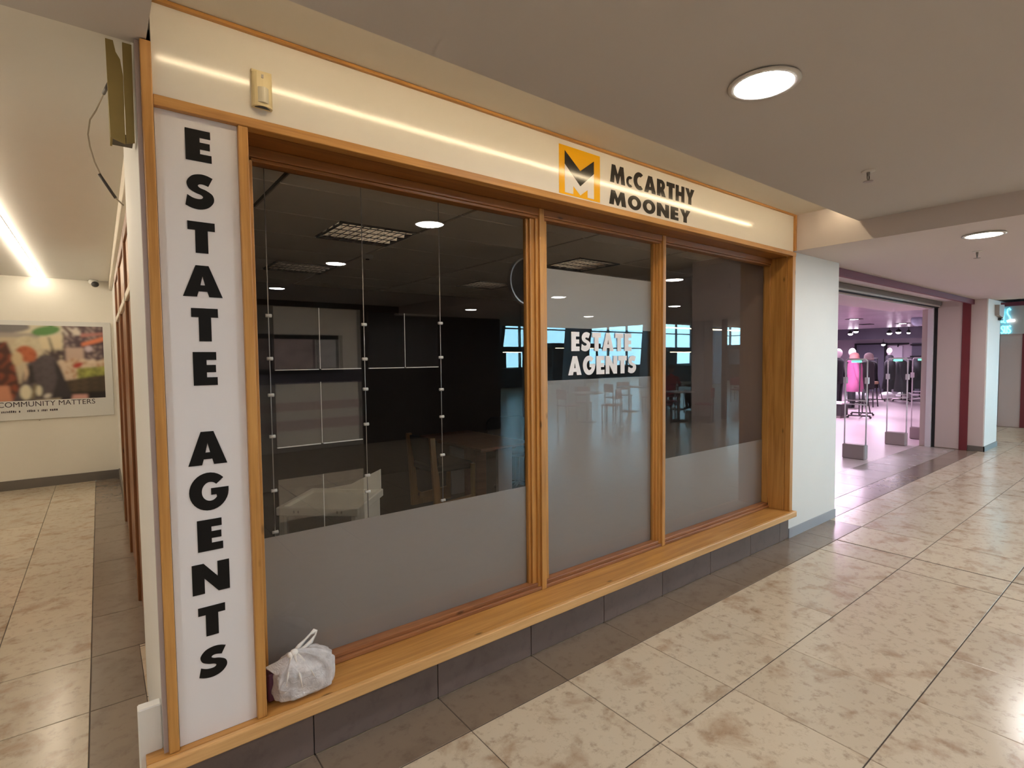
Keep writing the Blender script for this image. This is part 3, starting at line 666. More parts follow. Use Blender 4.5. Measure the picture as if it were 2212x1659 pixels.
def paint(X, Z):
    """flat print of the poster photograph, in the photograph crop's own units"""
    u = (X+.94)/.00437*6.38; v = 272+(2.085-Z)/(2.085-1.128)*965
    n = lambda a, b, s: math.sin(a*u/s+1.3*math.sin(b*v/s))*math.cos(b*v/s+1.7*math.sin(a*u/(s*1.7)))
    el = lambda cx, cy, rx, ry, rot=0: (((u-cx)*math.cos(rot)+(v-cy)*math.sin(rot))/rx)**2+((-(u-cx)*math.sin(rot)+(v-cy)*math.cos(rot))/ry)**2 < 1
    def inp(P):
        r = False; j = len(P)-1
        for i in range(len(P)):
            if (P[i][1] > v) != (P[j][1] > v) and u < (P[j][0]-P[i][0])*(v-P[i][1])/(P[j][1]-P[i][1])+P[i][0]: r = not r
            j = i
        return r
    c = (206, 196, 172)
    if v > 430 and u < 850: c = (190, 176, 150)
    if u < 520 and 370 < v < 430: c = (160, 150, 140)
    if el(120, 310, 270, 62, -.06): c = (118, 114, 114)
    if el(610, 338, 205, 62, -.13): c = (84, 128, 70)
    if inp([(500, 430), (850, 380), (870, 560), (520, 580)]): c = (214, 200, 168)
    if u > 840+n(.7, 1, 30)*10 and v > 270:
        c = (74, 58, 64)
        if n(1, 1.3, 26) > .35: c = (150, 132, 128)
        if 285 < v < 390 and u < 1110: c = (206, 196, 184) if n(1, 1, 34) > -.3 else (86, 64, 62)
        if 370-(u-1100)*.05 < v < 420-(u-1100)*.1 and u > 1110: c = (172, 112, 104)
        if 500-(u-1100)*.27 < v < 560-(u-1100)*.27 and u > 1120: c = (212, 122, 84)
        if 545-(u-1100)*.2 < v < 575-(u-1100)*.2 and u > 1120: c = (60, 44, 50)
        if 560 < v < 720 and 880 < u < 1150: c = (186, 162, 148)
        if el(1225, 570, 60, 40): c = (196, 180, 190)
    if 590 < v < 740 and 560 < u < 880 and n(1, 1, 22) > -.4: c = (66, 52, 54)
    if inp([(628, 415), (655, 425), (720, 620), (690, 640)]): c = (52, 40, 38)
    if v > 715+n(1, .3, 40)*22 and u > 770:
        c = (206, 186, 164) if n(1, 1, 24) > -.2 else (176, 140, 110)
        if el(1050, 790, 80, 32, -.3): c = (166, 54, 42)
        if el(1270, 730, 55, 45): c = (214, 196, 176)
        if v > 830-(u-1050)*.05 and u > 1040: c = (160, 160, 78) if n(1, 1, 15) > -.1 else (104, 108, 52)
        if v > 985-(u-900)*.11: c = (66, 54, 40) if n(.3, 1.2, 12) > -.2 else (84, 70, 52)
        if v > 1150: c = (24, 18, 18)
    if v > 1185 and 930 < u < 1180: c = (200, 150, 140)
    if inp([(-500, 560), (60, 480), (130, 650), (180, 900), (250, 1260), (-500, 1260)]): c = (74, 42, 32) if n(1, 1, 40) < .3 else (128, 66, 44)
    if inp([(-500, 1050), (60, 1040), (100, 1260), (-500, 1260)]): c = (186, 128, 100)
    if inp([(300, 780), (450, 670), (600, 640), (720, 690), (810, 860), (880, 1040), (960, 1215), (100, 1250), (230, 1000)]):
        c = (84, 76, 78) if n(1, 1, 18) > -.3 else (70, 62, 64)
        if inp([(690, 700), (810, 860), (960, 1215), (640, 1225), (740, 960)]): c = (50, 44, 46)
        if inp([(320, 790), (400, 780), (420, 1000), (330, 1040)]): c = (48, 40, 40)
    if inp([(290, 790), (320, 780), (330, 900), (270, 1010)]): c = (214, 186, 156)
    if el(335, 570, 205, 160): c = (202, 192, 164) if n(1.2, 1, 16) > -.5 else (176, 162, 132)
    if el(320, 640, 150, 105, .2): c = (176, 98, 62) if n(1, 1, 18) > -.3 else (150, 74, 44)
    if el(190, 700, 75, 90): c = (196, 176, 140)
    if el(285, 1130, 80, 95) or el(468, 1115, 42, 70): c = (216, 208, 182)
    if inp([(395, 1030), (450, 1030), (400, 1220), (340, 1220)]): c = (120, 108, 84)
    if el(585, 1185, 55, 28, -.2): c = (206, 198, 186)
    return lin(c)
po = thing('poster', 'wide framed-white poster of an elderly shopper with the words COMMUNITY MATTERS', 'poster', (-.9, 9.13, .885))
B(-1.98, .142, 9.118, 9.139, .885, 2.145, c=.002).build('board', plain('poster_white', (.66, .66, .64), .4), po)
nx, nz = 300, 150
PX0, PX1, PZ0, PZ1 = -1.88, .057, 1.128, 2.085
me = bpy.data.meshes.new('printed_picture')
vsv = [(PX0+(PX1-PX0)*i/nx, 9.117, PZ0+(PZ1-PZ0)*j/nz) for j in range(nz+1) for i in range(nx+1)]
fsv = [(j*(nx+1)+i, j*(nx+1)+i+1, (j+1)*(nx+1)+i+1, (j+1)*(nx+1)+i) for j in range(nz) for i in range(nx)]
off = Vector(po['wl'])
me.from_pydata([tuple(Vector(p)-off) for p in vsv], [], fsv)
ca = me.color_attributes.new('Col', 'FLOAT_COLOR', 'POINT')
import numpy as np
A = np.array([paint(p[0], p[2]) for p in vsv]).reshape(nz+1, nx+1, 4)
for _ in range(2):
    for ax in (0, 1):
        Pd = np.pad(A, [(2, 2) if i == ax else (0, 0) for i in range(3)], 'edge')
        A = sum(np.take(Pd, range(k, k+A.shape[ax]), axis=ax) for k in range(5))/5
cols = A.astype('f4').ravel()
ca.data.foreach_set('color', cols)
me.materials.append(printed('poster_print'))
o = bpy.data.objects.new('printed_picture', me); COL.objects.link(o); o.parent = po
def text(s, x, y, z, size, m, parent, rot, align='RIGHT', name='caption'):
    cu = bpy.data.curves.new(name, 'FONT'); cu.body = s; cu.size = size; cu.align_x = align; cu.extrude = .0008
    cu.materials.append(m); o = bpy.data.objects.new(name, cu); COL.objects.link(o); o.parent = parent
    me = bpy.data.meshes.new_from_object(o.evaluated_get(bpy.context.evaluated_depsgraph_get()))
    bpy.data.objects.remove(o); o = bpy.data.objects.new(name, me); COL.objects.link(o); o.parent = parent
    o.location = Vector((x, y, z))-wloc(parent); o.rotation_euler = rot; return o
INK = plain('poster_ink', (.035, .022, .03), .5)
text('COMMUNITY MATTERS', -.055, 9.1165, 1.052, .093, INK, po, (math.pi/2, 0, 0)).scale = (.98, 1.0, 1)
mb = MB(); x = -1.9
while x < -.46:
    w = random.uniform(.006, .016)
    if not (-1.02+.2 < x < -.76): mb.box(x, x+w, 9.1162, 9.118, .982+random.uniform(-.002, .002), 1.002+random.uniform(0, .008))
    x += w+.006+(.02 if random.random() < .12 else 0)
mb.build('small_print', INK, po, kind='stuff')
MB().lathe([(.007, 0), (.006, .006), (.001, .008)], (-.63, 9.137, .865), 10).build('wall_plug', DULLM, label='tiny grey wall plug below the poster', cat='plug')

# ------------------------------------------------------------------ plastic bag on the sill
def bag():
    t = thing('carrier_bag', 'knotted white plastic carrier bag of rubbish on the oak sill', 'bag', (.595, 2.21, .256))
    rnd = random.Random(4); K = Vector((.575, 2.185, .432))
    nu, nv = 72, 34; vs = []
    ph = [rnd.uniform(0, 6.28) for _ in range(8)]
    se = lambda a, e: math.copysign(abs(a)**e, a)
    for j in range(nv+1):
        s = j/nv
        for i in range(nu):
            a = 2*math.pi*i/nu; ca_, sa_ = math.cos(a), math.sin(a)
            if s < .10: rr = .55+.45*math.sqrt(s/.10)
            elif s < .62: rr = 1.0+.03*math.sin((s-.10)*6)
            else: q = (s-.62)/.38; rr = max(.05, (1-q**1.7)**.8)
            x = .612+.120*rr*se(ca_, .62); y = 2.205+.082*rr*se(sa_, .72)
            z = .2575+(.106+.012*ca_)*min(1, s/.62)
            if s >= .62:
                q = (s-.62)/.38; k = q**1.5
                z += .018*math.sin(q*math.pi/2)
                x += (K.x-.612)*k; y += (K.y-2.205)*k; z += (K.z-.3815)*k
            fold = (.0045*math.sin(13*a+ph[1]+2.5*s)+.0035*math.sin(23*a+ph[2]-3*s)+.004*math.sin(7*a+9*s+ph[3]))*(.35+s)*(0 if s > .97 else 1)
            crease = .007*abs(math.sin(4*a+7*s+ph[4]))*(1-abs(2*s-1))
            x += (fold-crease)*ca_; y += (fold-crease)*sa_; z += .006*math.sin(5*a+11*s+ph[5])*s*(1-s)*3
            vs.append((max(x, .46), min(y, 2.288), max(z, .2575)))
    fs = [(j*nu+i, j*nu+(i+1) % nu, (j+1)*nu+(i+1) % nu, (j+1)*nu+i) for j in range(nv) for i in range(nu)]+[tuple(range(nu))[::-1], tuple(nv*nu+i for i in range(nu))]
    m, nt, p = mat('thin_white_plastic')
    p.inputs['Base Color'].default_value = (.90, .88, .90, 1); p.inputs['Roughness'].default_value = .28
    p.inputs['Subsurface Weight'].default_value = 0
    out = nt.nodes['Material Output']; tr = N(nt, 'ShaderNodeBsdfTransparent'); tl = N(nt, 'ShaderNodeBsdfTranslucent'); tl.inputs[0].default_value = (.9, .88, .9, 1)
    a1 = N(nt, 'ShaderNodeMixShader'); a1.inputs[0].default_value = .3; nt.links.new(p.outputs[0], a1.inputs[1]); nt.links.new(tl.outputs[0], a1.inputs[2])
    a2 = N(nt, 'ShaderNodeMixShader')
    tc = N(nt, 'ShaderNodeTexCoord'); nz_ = N(nt, 'ShaderNodeTexNoise'); nz_.inputs['Scale'].default_value = 22; nt.links.new(tc.outputs['Object'], nz_.inputs['Vector'])
    mr = N(nt, 'ShaderNodeMapRange'); mr.inputs[1].default_value = .35; mr.inputs[2].default_value = .7; mr.inputs[3].default_value = .03; mr.inputs[4].default_value = .34
    nt.links.new(nz_.outputs['Fac'], mr.inputs[0]); nt.links.new(mr.outputs[0], a2.inputs[0])
    nt.links.new(a1.outputs[0], a2.inputs[1]); nt.links.new(tr.outputs[0], a2.inputs[2]); nt.links.new(a2.outputs[0], out.inputs[0])
    bp = N(nt, 'ShaderNodeBump'); bp.inputs['Strength'].default_value = .75; bp.inputs['Distance'].default_value = .012
    n3 = N(nt, 'ShaderNodeTexNoise'); n3.inputs['Scale'].default_value = 26; n3.inputs['Distortion'].default_value = 3.2; n3.inputs['Detail'].default_value = 3; nt.links.new(tc.outputs['Object'], n3.inputs['Vector'])
    nt.links.new(n3.outputs['Fac'], bp.inputs['Height']); nt.links.new(bp.outputs[0], p.inputs['Normal'])
    MB().add(vs, fs, True).build('sack', m, t)
    SOLID = plain('bunched_white_plastic', (.82, .79, .76), .35)
    mb = MB().ball((K.x, K.y-.003, K.z), .017, .015, .014, 12, 8).ball((K.x-.016, K.y-.004, K.z-.004), .012, .012, .012, 10, 6)
    mb.build('knot', SOLID, t, label='white knot')
    def band(P, w0, name):
        Q = [Vector(p) for p in P]; mb = MB(); v = []; f = []
        for i, p in enumerate(Q):
            tt = (Q[min(i+1, len(Q)-1)]-Q[max(i-1, 0)]).normalized(); sd = tt.cross(Vector((.35, -1, .2))).normalized()
            dp = tt.cross(sd).normalized()
            w = w0*(.8+.35*math.sin(i*1.9)); 
            for a, b in ((-1, .2), (0, -.45), (1, .2), (0, .75)): v.append(p+sd*w*a+dp*w*.5*b)
        for i in range(len(Q)-1):
            for k in range(4): f.append((i*4+k, i*4+(k+1) % 4, (i+1)*4+(k+1) % 4, (i+1)*4+k))
        f += [(3, 2, 1, 0), tuple((len(Q)-1)*4+k for k in range(4))]
        mb.add(v, f, True).build(name, SOLID, t)
    band([(K.x+.004, K.y, K.z+.005), (.598, 2.186, .449), (.622, 2.19, .466), (.645, 2.193, .481), (.659, 2.194, .487), (.668, 2.194, .484), (.664, 2.194, .470), (.645, 2.19, .450), (.620, 2.187, .437), (.595, 2.185, .431), (K.x+.01, K.y, K.z-.004)], .0095, 'handle')
    # corner of the bag pulled out towards the jamb
    MB().add([(K.x-.01, K.y+.0, K.z-.004), (.470, 2.20, .402), (.50, 2.165, .375), (.545, 2.155, .372), (.472, 2.215, .390), (.52, 2.22, .385)], [(0, 1, 2), (0, 2, 3), (0, 4, 1), (0, 5, 4), (1, 4, 2), (2, 4, 5), (2, 5, 3), (3, 5, 0)]).build('flap', m, t)
    # long pleats pulled tight from the knot
    def pleat(P, r): MB().tube(P, r, 6).build('pleat', SOLID, t)
    pleat([(K.x, K.y-.012, K.z-.006), (.577, 2.155, .40), (.580, 2.124, .36), (.586, 2.119, .31)], [.006, .0055, .004, .001])
    pleat([(K.x-.012, K.y-.010, K.z-.008), (.550, 2.156, .402), (.534, 2.128, .37), (.527, 2.124, .34)], [.005, .0045, .003, .001])
    pleat([(K.x+.012, K.y-.010, K.z-.006), (.603, 2.150, .402), (.622, 2.122, .37), (.634, 2.118, .34)], [.005, .0045, .003, .001])
bag()
B(.474, .535, 2.185, 2.262, .262, .372, c=.006).build('carton', plain('purple_carton', (.10, .03, .08), .5), label='dark purple carton wedged between the carrier bag and the window post', cat='carton')

# ------------------------------------------------------------------ office: ceiling, walls, display
oc = st(B(.3, 5.6, 2.37, 6.9, 2.63, 2.70), 'ceiling_office', OFFGRID)
gx = [-.36+1.143*k for k in range(6)]; gy = [2.37]+[3.02+.585*k-.585*0 for k in range(0, 7)]; gy = [2.37, 2.44, 3.02, 3.605, 4.19, 4.775, 5.36, 5.945, 6.53, 6.9]
LUM = [(1.355, 3.625), (1.375, 5.38), (3.70, 5.38), (3.65, 3.625)]
gxx = [.30]+[.785+1.143*k for k in range(0, 5)]; gxx = [x for x in gxx if x < 5.6]+[5.6]
for i in range(len(gxx)-1):
    for j in range(len(gy)-1):
        a, b, c, d = gxx[i], gxx[i+1], gy[j], gy[j+1]
        cuts = [(a, b)]
        for lx_, ly_ in LUM:
            if a <= lx_ < b and c-.1 <= ly_+.02 < d-.1: cuts = [(a, lx_-.008), (lx_+.578, b)]
        for p, q in cuts:
            if q-p > .05: B(p+.012, q-.012, c+.008, d-.008, 2.545+random.uniform(0, .001), 2.557, c=.002).build('tile', OFFTILE, oc)
def sawtooth(x, y):  # facets skewed to mirror the bright concourse so the strips look bright
    m = MB()
    for c_ in range(10):
        a = x+.054*c_; b = a+.054
        m.add([(a, y+.0145, 2.61), (b, y, 2.61), (b, y+.075, 2.61), (a, y+.075, 2.61), (a, y+.0375, 2.546), (b, y+.023, 2.546), (b, y+.06, 2.546), (a, y+.06, 2.546)],
              [(0, 1, 2, 3), (4, 7, 6, 5), (0, 4, 5, 1), (1, 5, 6, 2), (2, 6, 7, 3), (3, 7, 4, 0)])
    return m
lum0 = None
for k, (x, y) in enumerate(LUM):
    lab = ['square louvred luminaire, unlit, in the office ceiling nearest the window corner', 'square louvred luminaire, unlit, behind it at the back left of the office ceiling', 'square louvred luminaire, unlit, far back beside the black disc', 'square louvred luminaire, unlit, seen above the frosted panel of the middle pane'][k]
    if lum0 is None:
        lum0 = thing('luminaire', lab, 'light', (x, y, 2.54), 'unlit office ceiling lights'); t = lum0
        B(x, x+.57, y, y+.555, 2.61, 2.62).build('tray', LOUVD, t)
        fr = MB()
        fr.box(x, x+.57, y, y+.012, 2.5405, 2.553).box(x, x+.57, y+.543, y+.555, 2.541, 2.553).box(x, x+.012, y+.012, y+.543, 2.541, 2.553).box(x+.558, x+.57, y+.012, y+.543, 2.541, 2.553)
        fr.build('frame', OFFGRID, t)
        for q in range(4): sawtooth(x+.015, y+.03+.13*q).build('reflector', LOUVRE, t)
        for q in range(9): B(x+.055+.055*q, x+.058+.055*q, y+.014, y+.541, 2.5405, 2.545).build('louvre', LOUVD, t)
    else: copy_thing(lum0, (x-LUM[0][0], y-LUM[0][1], 0), lab)
t = thing('smoke_detector', 'small white smoke detector on the office ceiling', 'detector', (1.95, 4.6, 2.545))
MB().lathe([(.05, 0), (.052, -.018), (.04, -.032), (.001, -.036)], (1.95, 4.62, 2.546), 18).build('body', WPLAS, t)
MB().lathe([(.018, -.036), (.017, -.042), (.001, -.043)], (1.95, 4.62, 2.546), 12).build('vent_cap', DARKP, t)

YC = 2.455
CX = [.583, 1.010, 1.430]
for k, x in enumerate(CX):
    t = thing('display_cable', ['thin steel display cable nearest the left frame', 'thin steel display cable in the middle of the left pane', 'thin steel display cable before the wooden chair'][k], 'cable', (x, YC, .3), 'window display cables')
    MB().tube([(x, YC, .26), (x, YC, 2.545)], .0022, 6).build('wire', CHROME, t)
    MB().lathe([(.008, 0), (.008, -.05), (.004, -.06)], (x, YC, 2.546), 8).build('ceiling_fixing', DULLM, t)
    for z in ([1.795, 1.61, 1.452, 1.272, 1.034, .85], [1.77, 1.605, 1.46, 1.29, 1.04, .96], [1.79, 1.61, 1.44, 1.295, 1.09, .845])[k]:
        MB().tube([(x-.011, YC, z), (x+.013, YC, z)], .0075, 8).build('clip', WPLAS, t)
def holder(x0, x1, z0, z1, label):
    t = thing('display_holder', label, 'display holder', ((x0+x1)/2, YC, z0), 'clear acrylic window display holders')
    B(x0, x1, YC-.006, YC-.003, z0, z1).build('front_sheet', ACRYL, t); B(x0, x1, YC+.003, YC+.006, z0, z1).build('rear_sheet', ACRYL, t)
    xm = (x0+x1)/2
    B(x0, xm-.006, YC-.007, YC+.007, z0-.004, z0).build('bottom_edge', WPLAS, t); B(xm+.006, x1, YC-.007, YC+.007, z0-.004, z0).build('bottom_edge', WPLAS, t)  # white strips paint the light caught along the acrylic's lower edge
    B(xm-.0012, xm+.0012, YC-.007, YC-.0045, z0, z1).build('seam', WPLAS, t)
holder(.603, .990, 1.562, 1.838, 'clear display holder at the top of the left column')
holder(.603, .990, 1.222, 1.503, 'clear display holder in the middle of the left column')
holder(.603, .990, .80, 1.078, 'clear display holder at the bottom of the left column above the white stand')
holder(1.030, 1.412, 1.562, 1.832, 'clear display holder alone in the right column')

# hanging disc
t = thing('round_sign', 'round black disc with a pale rim hanging behind the first mullion', 'sign', (2.90, 3.5, 2.05))
def disc(r0, r1, y0, y1):
    n = 40; o_ = [(r1*math.cos(2*math.pi*i/n), r1*math.sin(2*math.pi*i/n)) for i in range(n)]
    i_ = [(r0*math.cos(2*math.pi*i/n), r0*math.sin(2*math.pi*i/n)) for i in range(n)][::-1]
    return MB().prism([o_, i_] if r0 else [o_], (2.90, y0, 2.25), (1, 0, 0), (0, 0, 1), (0, y1-y0, 0))
disc(0, .192, 3.49, 3.52).build('disc', BLKF, t); disc(.190, .203, 3.484, 3.524).build('rim', CHROME, t)
MB().tube([(2.90, 3.505, 2.45), (2.90, 3.505, 2.546)], .004, 6).build('hanger', DULLM, t)

# white tray stand by the window
def stand():
    o_ = Vector((.775, 3.165, 0)); ex = Vector((.335, -.30, 0)); ey = Vector((.315, .30, 0))
    lx_, ly_ = ex.length, ey.length; ang = math.atan2(ex.y, ex.x)
    T = Matrix.Translation(o_) @ Matrix.Rotation(ang, 4, 'Z')
    t = thing('display_stand', 'white tray-topped display stand with a raised back lip behind the left pane', 'stand', (1.1, 3.18, 0))
    def bx(*a, c=0):
        m = MB(); m.T = T; return m.box(*a, c=c)
    bx(0, lx_, 0, ly_, .742, .752).build('tray_base', DISPW, t)
    m = MB(); m.T = T
    m.box(-.012, lx_+.012, -.012, .02, .725, .772, c=.004).box(-.012, lx_+.012, ly_-.02, ly_+.012, .725, .772, c=.004).box(-.012, .02, .02, ly_-.02, .725, .772, c=.004).box(lx_-.02, lx_+.012, .02, ly_-.02, .725, .772, c=.004)
    m.build('tray_rim', DISPW, t)
    m = MB(); m.T = T
    m.prism([[(.10, .772), (lx_, .772), (lx_, .90), (.25, .80)]], (0, ly_-.01, 0), (1, 0, 0), (0, 0, 1), (0, .02, 0)); m.build('back_lip', DISPW, t)
    bx(lx_-.03, lx_-.008, .0, ly_, 0, .725).build('side_panel', DISPW, t)
    for yy in (.0, ly_-.03): bx(.0, .03, yy, yy+.03, 0, .725).build('leg', DISPW, t)
    bx(.03, lx_-.03, .05, .07, .02, .725).build('front_shade', DGREY, t)  # stand is open here; a dark sheet stands in for its inner shade
    for u in (.09, .115, lx_-.11, lx_-.085): bx(u, u+.008, -.0135, -.011, .742, .756).build('fixing', DULLM, t)
stand()

# table and chairs
t = thing('table', 'brown wooden table with a pale slab leg at the back of the office', 'table', (3.25, 4.9, 0))
B(2.93, 3.60, 4.28, 5.55, .690, .715, c=.004).build('tabletop', TABW, t)
B(3.24, 3.42, 4.42, 4.46, 0, .690).build('leg', plain('pale_slab_leg', (.40, .37, .36), .5), t); B(3.24, 3.42, 5.35, 5.39, 0, .69).build('leg', MATS['pale_slab_leg'], t)
B(3.05, 3.5, 4.46, 5.35, .64, .69).build('apron', TABW, t)
def armchair(x, y):
    t = thing('wooden_armchair', 'wooden sled-frame chair with a black seat drawn up to the office table', 'chair', (x, y, 0))
    for yy in (y-.27, y+.24):
        m = MB(); m.prism([[(0, .06), (.50, .06), (.50, .145), (.13, .12), (.075, .16), (.055, .40), (.035, .50), (.015, .80), (-.045, .80), (-.02, .45)]], (x, yy, 0), (1, 0, 0), (0, 0, 1), (0, .035, 0)); m.build('side_frame', DIMW, t, bevel=.004)
        B(x+.46, x+.50, yy, yy+.035, .12, .48).build('leg', DIMW, t)
        B(x, x+.5, yy, yy+.035, 0, .062).build('runner', DIMW, t)
    B(x+.02, x+.50, y-.235, y+.24, .42, .50, c=.02).build('seat', BLKF, t)
    m = MB(); m.prism([[(.03, .50), (.08, .50), (.03, .78), (-.02, .78)]], (x, y-.235, 0), (1, 0, 0), (0, 0, 1), (0, .47, 0)); m.build('backrest', BLKF, t, bevel=.01)
armchair(2.66, 5.0)
t = thing('office_chair', 'black office chair with a rounded back behind the office table', 'chair', (4.05, 5.05, 0))
MB().prism([[(-.27, .48), (.27, .48), (.27, .76)]+arc(.17, .76, .10, .10, 0, 90, 6)+arc(-.17, .76, .10, .10, 90, 180, 6)], (4.08, 5.35, 0), (.94, -.34, 0), (0, 0, 1), (.02, .06, 0)).build('backrest', BLKF, t, bevel=.015)
MB().ball((4.02, 5.08, .46), .25, .25, .05).build('seat', BLKF, t)
MB().tube([(4.02, 5.08, .06), (4.02, 5.08, .44)], .025, 10).build('column', DARKP, t)
for k in range(5):
    a = k*2*math.pi/5; MB().tube([(4.02, 5.08, .08), (4.02+.27*math.cos(a), 5.08+.27*math.sin(a), .05)], .018, 8).ball((4.02+.27*math.cos(a), 5.08+.27*math.sin(a), .03), .03, .03, .03, 8, 6).build('foot', DARKP, t)
B(3.19, 3.32, 4.75, 5.0, .0, .60, c=.004).build('pedestal', TABW, label='reddish wooden pedestal under the office table', cat='pedestal')

# ------------------------------------------------------------------ clothes shop
t = thing('roller_shutter', 'grey rolled-up shutter box across the clothes shop entrance', 'shutter', (8.5, 2.72, 2.40))
B(5.70, 11.33, 2.68, 2.79, 2.425, 2.487, c=.008).build('housing', SHUT, t)
B(5.70, 11.33, 2.70, 2.77, 2.402, 2.424).build('bottom_bar', WPLAS, t); B(5.70, 11.33, 2.72, 2.745, 2.385, 2.40).build('seal', VOID, t)
def gate(x, y0, y1, label):
    t = thing('security_gate', label, 'security gate', (x, (y0+y1)/2, 0), 'shop security gates')
    B(x-.07, x+.07, y0, y1, 0, .225, c=.012).build('base', GATEB, t)
    for yy in (y0+.008, y1-.008):
        MB().tube([(x, yy, .2), (x, yy, 1.5)], .0105, 8).build('upright', GATEP, t)
        B(x-.03, x+.03, yy-.025, yy+.025, 1.16, 1.26, c=.006).build('bracket', GATEP, t)
    MB().tube([(x, y0+.008, 1.5), (x, y0+.03, 1.535), (x, y1-.03, 1.535), (x, y1-.008, 1.5)], .014, 8).build('top_bar', GATEP, t)
    for z in (.84, .90): MB().tube([(x, y0, z), (x, y1, z)], .009, 8).build('cross_bar', GATEP, t)
    B(x-.012, x+.012, y0+.09, y1-.09, 1.485, 1.515).build('light_bar', GREENL, t, label='green glowing light bar')
    B(x-.003, x+.003, y0+.02, y1-.02, .91, 1.48).build('clear_panel', SHEET, t)
    return t
gate(9.2, 3.05, 3.36, 'clear security gate nearest the white pier')
gate(11.15, 3.08, 3.39, 'clear security gate in the middle of the shop entrance')
gate(12.2, 3.05, 3.31, 'clear security gate partly hidden by the right jamb')

def garment(name, label, cat, c, zt, zb, w, d, m, ang=0, sleeves=True, flare=1.25, group=None, hood=False):
    T = Matrix.Translation(Vector((c[0], c[1], 0))) @ Matrix.Rotation(ang, 4, 'Z')
    t = thing(name, label, cat, (c[0], c[1], zb), group)
    mb = MB(); mb.T = T; h = zt-zb
    prof = [(.16, 0), (.30, -.03), (.47, -.10), (.50, -.25), (.49, -.5), (.5*(.6+.4*flare), -.75), (.5*flare, -1)]
    n = 18; vs = []; fs = []
    for i, (r, z) in enumerate(prof):
        for k in range(n):
            a = 2*math.pi*k/n; rr = r*(1+.06*math.sin(5*a+i)*(i/6))
            vs.append((w*rr*math.cos(a), d*rr*math.sin(a), zt+z*h))
    for i in range(len(prof)-1):
        for k in range(n): fs.append((i*n+k, i*n+(k+1) % n, (i+1)*n+(k+1) % n, (i+1)*n+k))
    fs += [tuple(range(n)), tuple((len(prof)-1)*n+k for k in range(n))[::-1]]
    mb.add(vs, fs, True); mb.build('body', m, t)
    if sleeves:
        for s in (-1, 1):
            m2 = MB(); m2.T = T
            m2.tube([(s*w*.42, 0, zt-.09*h), (s*w*.56, -.03, zt-.28*h), (s*w*.62, -.06, zt-.5*h), (s*w*.56, -.10, zt-.68*h)], [.07*w/.5, .075*w/.5, .065*w/.5, .055*w/.5], 8); m2.build('sleeve', m, t)
    if hood:
        m3 = MB(); m3.T = T; m3.ball((0, .03, zt-.01*h), w*.26, d*.42, .07); m3.build('hood', m, t)
    return t
def rail(x, y, label, h=1.45, L=.8, ang=.3):
    T = Matrix.Translation(Vector((x, y, 0))) @ Matrix.Rotation(ang, 4, 'Z')
    t = thing('clothes_stand', label, 'clothes stand', (x, y, 0))
    def tb(P, r, n):
        m = MB(); m.T = T; m.tube(P, r, 8); m.build(n, DARKP, t)
    for s in (-1, 1):
        tb([(s*L/2, 0, .06), (s*L/2, 0, h)], .014, 'post'); tb([(s*L/2-.05, -.18, .08), (s*L/2-.16, -.08, .75)], .014, 'strut')
        tb([(s*L/2, -.24, .065), (s*L/2, .24, .065)], .018, 'foot')
        for q in (-.24, .24):
            m = MB(); m.T = T; m.ball((s*L/2, q, .028), .022, .028, .028, 8, 6); m.build('castor', DARKP, t)
    tb([(-L/2, 0, h), (L/2, 0, h)], .013, 'bar'); tb([(-L/2, 0, .065), (L/2, 0, .065)], .014, 'base_bar')
rail(15.55, 5.30, 'black wheeled clothes stand holding the pink coat', 1.40, .85, .25)
garment('pink_coat', 'pink hooded coat on the wheeled stand in the clothes shop', 'coat', (15.45, 5.42), 1.46, .66, .46, .34, PINKC, .4, hood=True)
garment('grey_coat', 'charcoal coat beside the pink coat', 'coat', (16.05, 5.36), 1.45, .70, .52, .36, CHARC, .3, sleeves=False, flare=1.1)
def beanie(x, y, z, m, label):
    t = thing('beanie', label, 'hat', (x, y, z)); MB().lathe([(.105, 0), (.112, .05), (.108, .12), (.085, .17), (.04, .195), (.001, .2)], (x, y, z), 18).build('crown', m, t)
    MB().lathe([(.108, -.005), (.118, .0), (.118, .05), (.108, .055)], (x, y, z), 18).build('cuff', m, t)
beanie(15.42, 5.42, 1.47, BLUSH, 'blush knitted hat above the pink coat'); beanie(16.15, 5.34, 1.46, TAUPEK, 'taupe knitted hat above the charcoal coat')
def mannequin(x, y, label, m, ht=1.78, body=NAVYC):
    t = thing('mannequin', label, 'mannequin', (x, y, 0))
    MB().ball((x, y, ht-.12), .085, .10, .125).build('head', PALESK, t)
    MB().tube([(x, y, ht-.26), (x, y, ht-.2)], .05, 10).build('neck', PALESK, t)
    MB().lathe([(.06, 0), (.17, -.04), (.21, -.12), (.19, -.35), (.17, -.48), (.21, -.62), (.20, -.72)], (x, y, ht-.25), 16, 1, .62).build('jacket', body, t)
    for s in (-1, 1):
        MB().tube([(x+s*.18, y, ht-.32), (x+s*.25, y-.02, ht-.6), (x+s*.22, y-.08, ht-.85)], [.055, .048, .035], 8).build('arm', body, t)
        MB().tube([(x+s*.09, y, ht-.92), (x+s*.10, y, .5), (x+s*.10, y, .04)], [.095, .07, .05], 10).build('leg', m, t)
    B(x-.2, x+.2, y-.16, y+.16, -.001, .03).build('base_plate', CHROME, t)
mannequin(16.35, 6.15, 'pale mannequin in dark jacket half hidden by the white pier', NAVYC)
mannequin(17.6, 6.25, 'pale bald mannequin standing behind the pink coat', CHARC, 1.80)
mannequin(23.2, 7.0, 'pale mannequin in black far down the clothes shop', NAVYC, 1.85)
t = thing('display_table', 'low black display table with white top beside the white pier', 'table', (14.6, 5.35, 0))
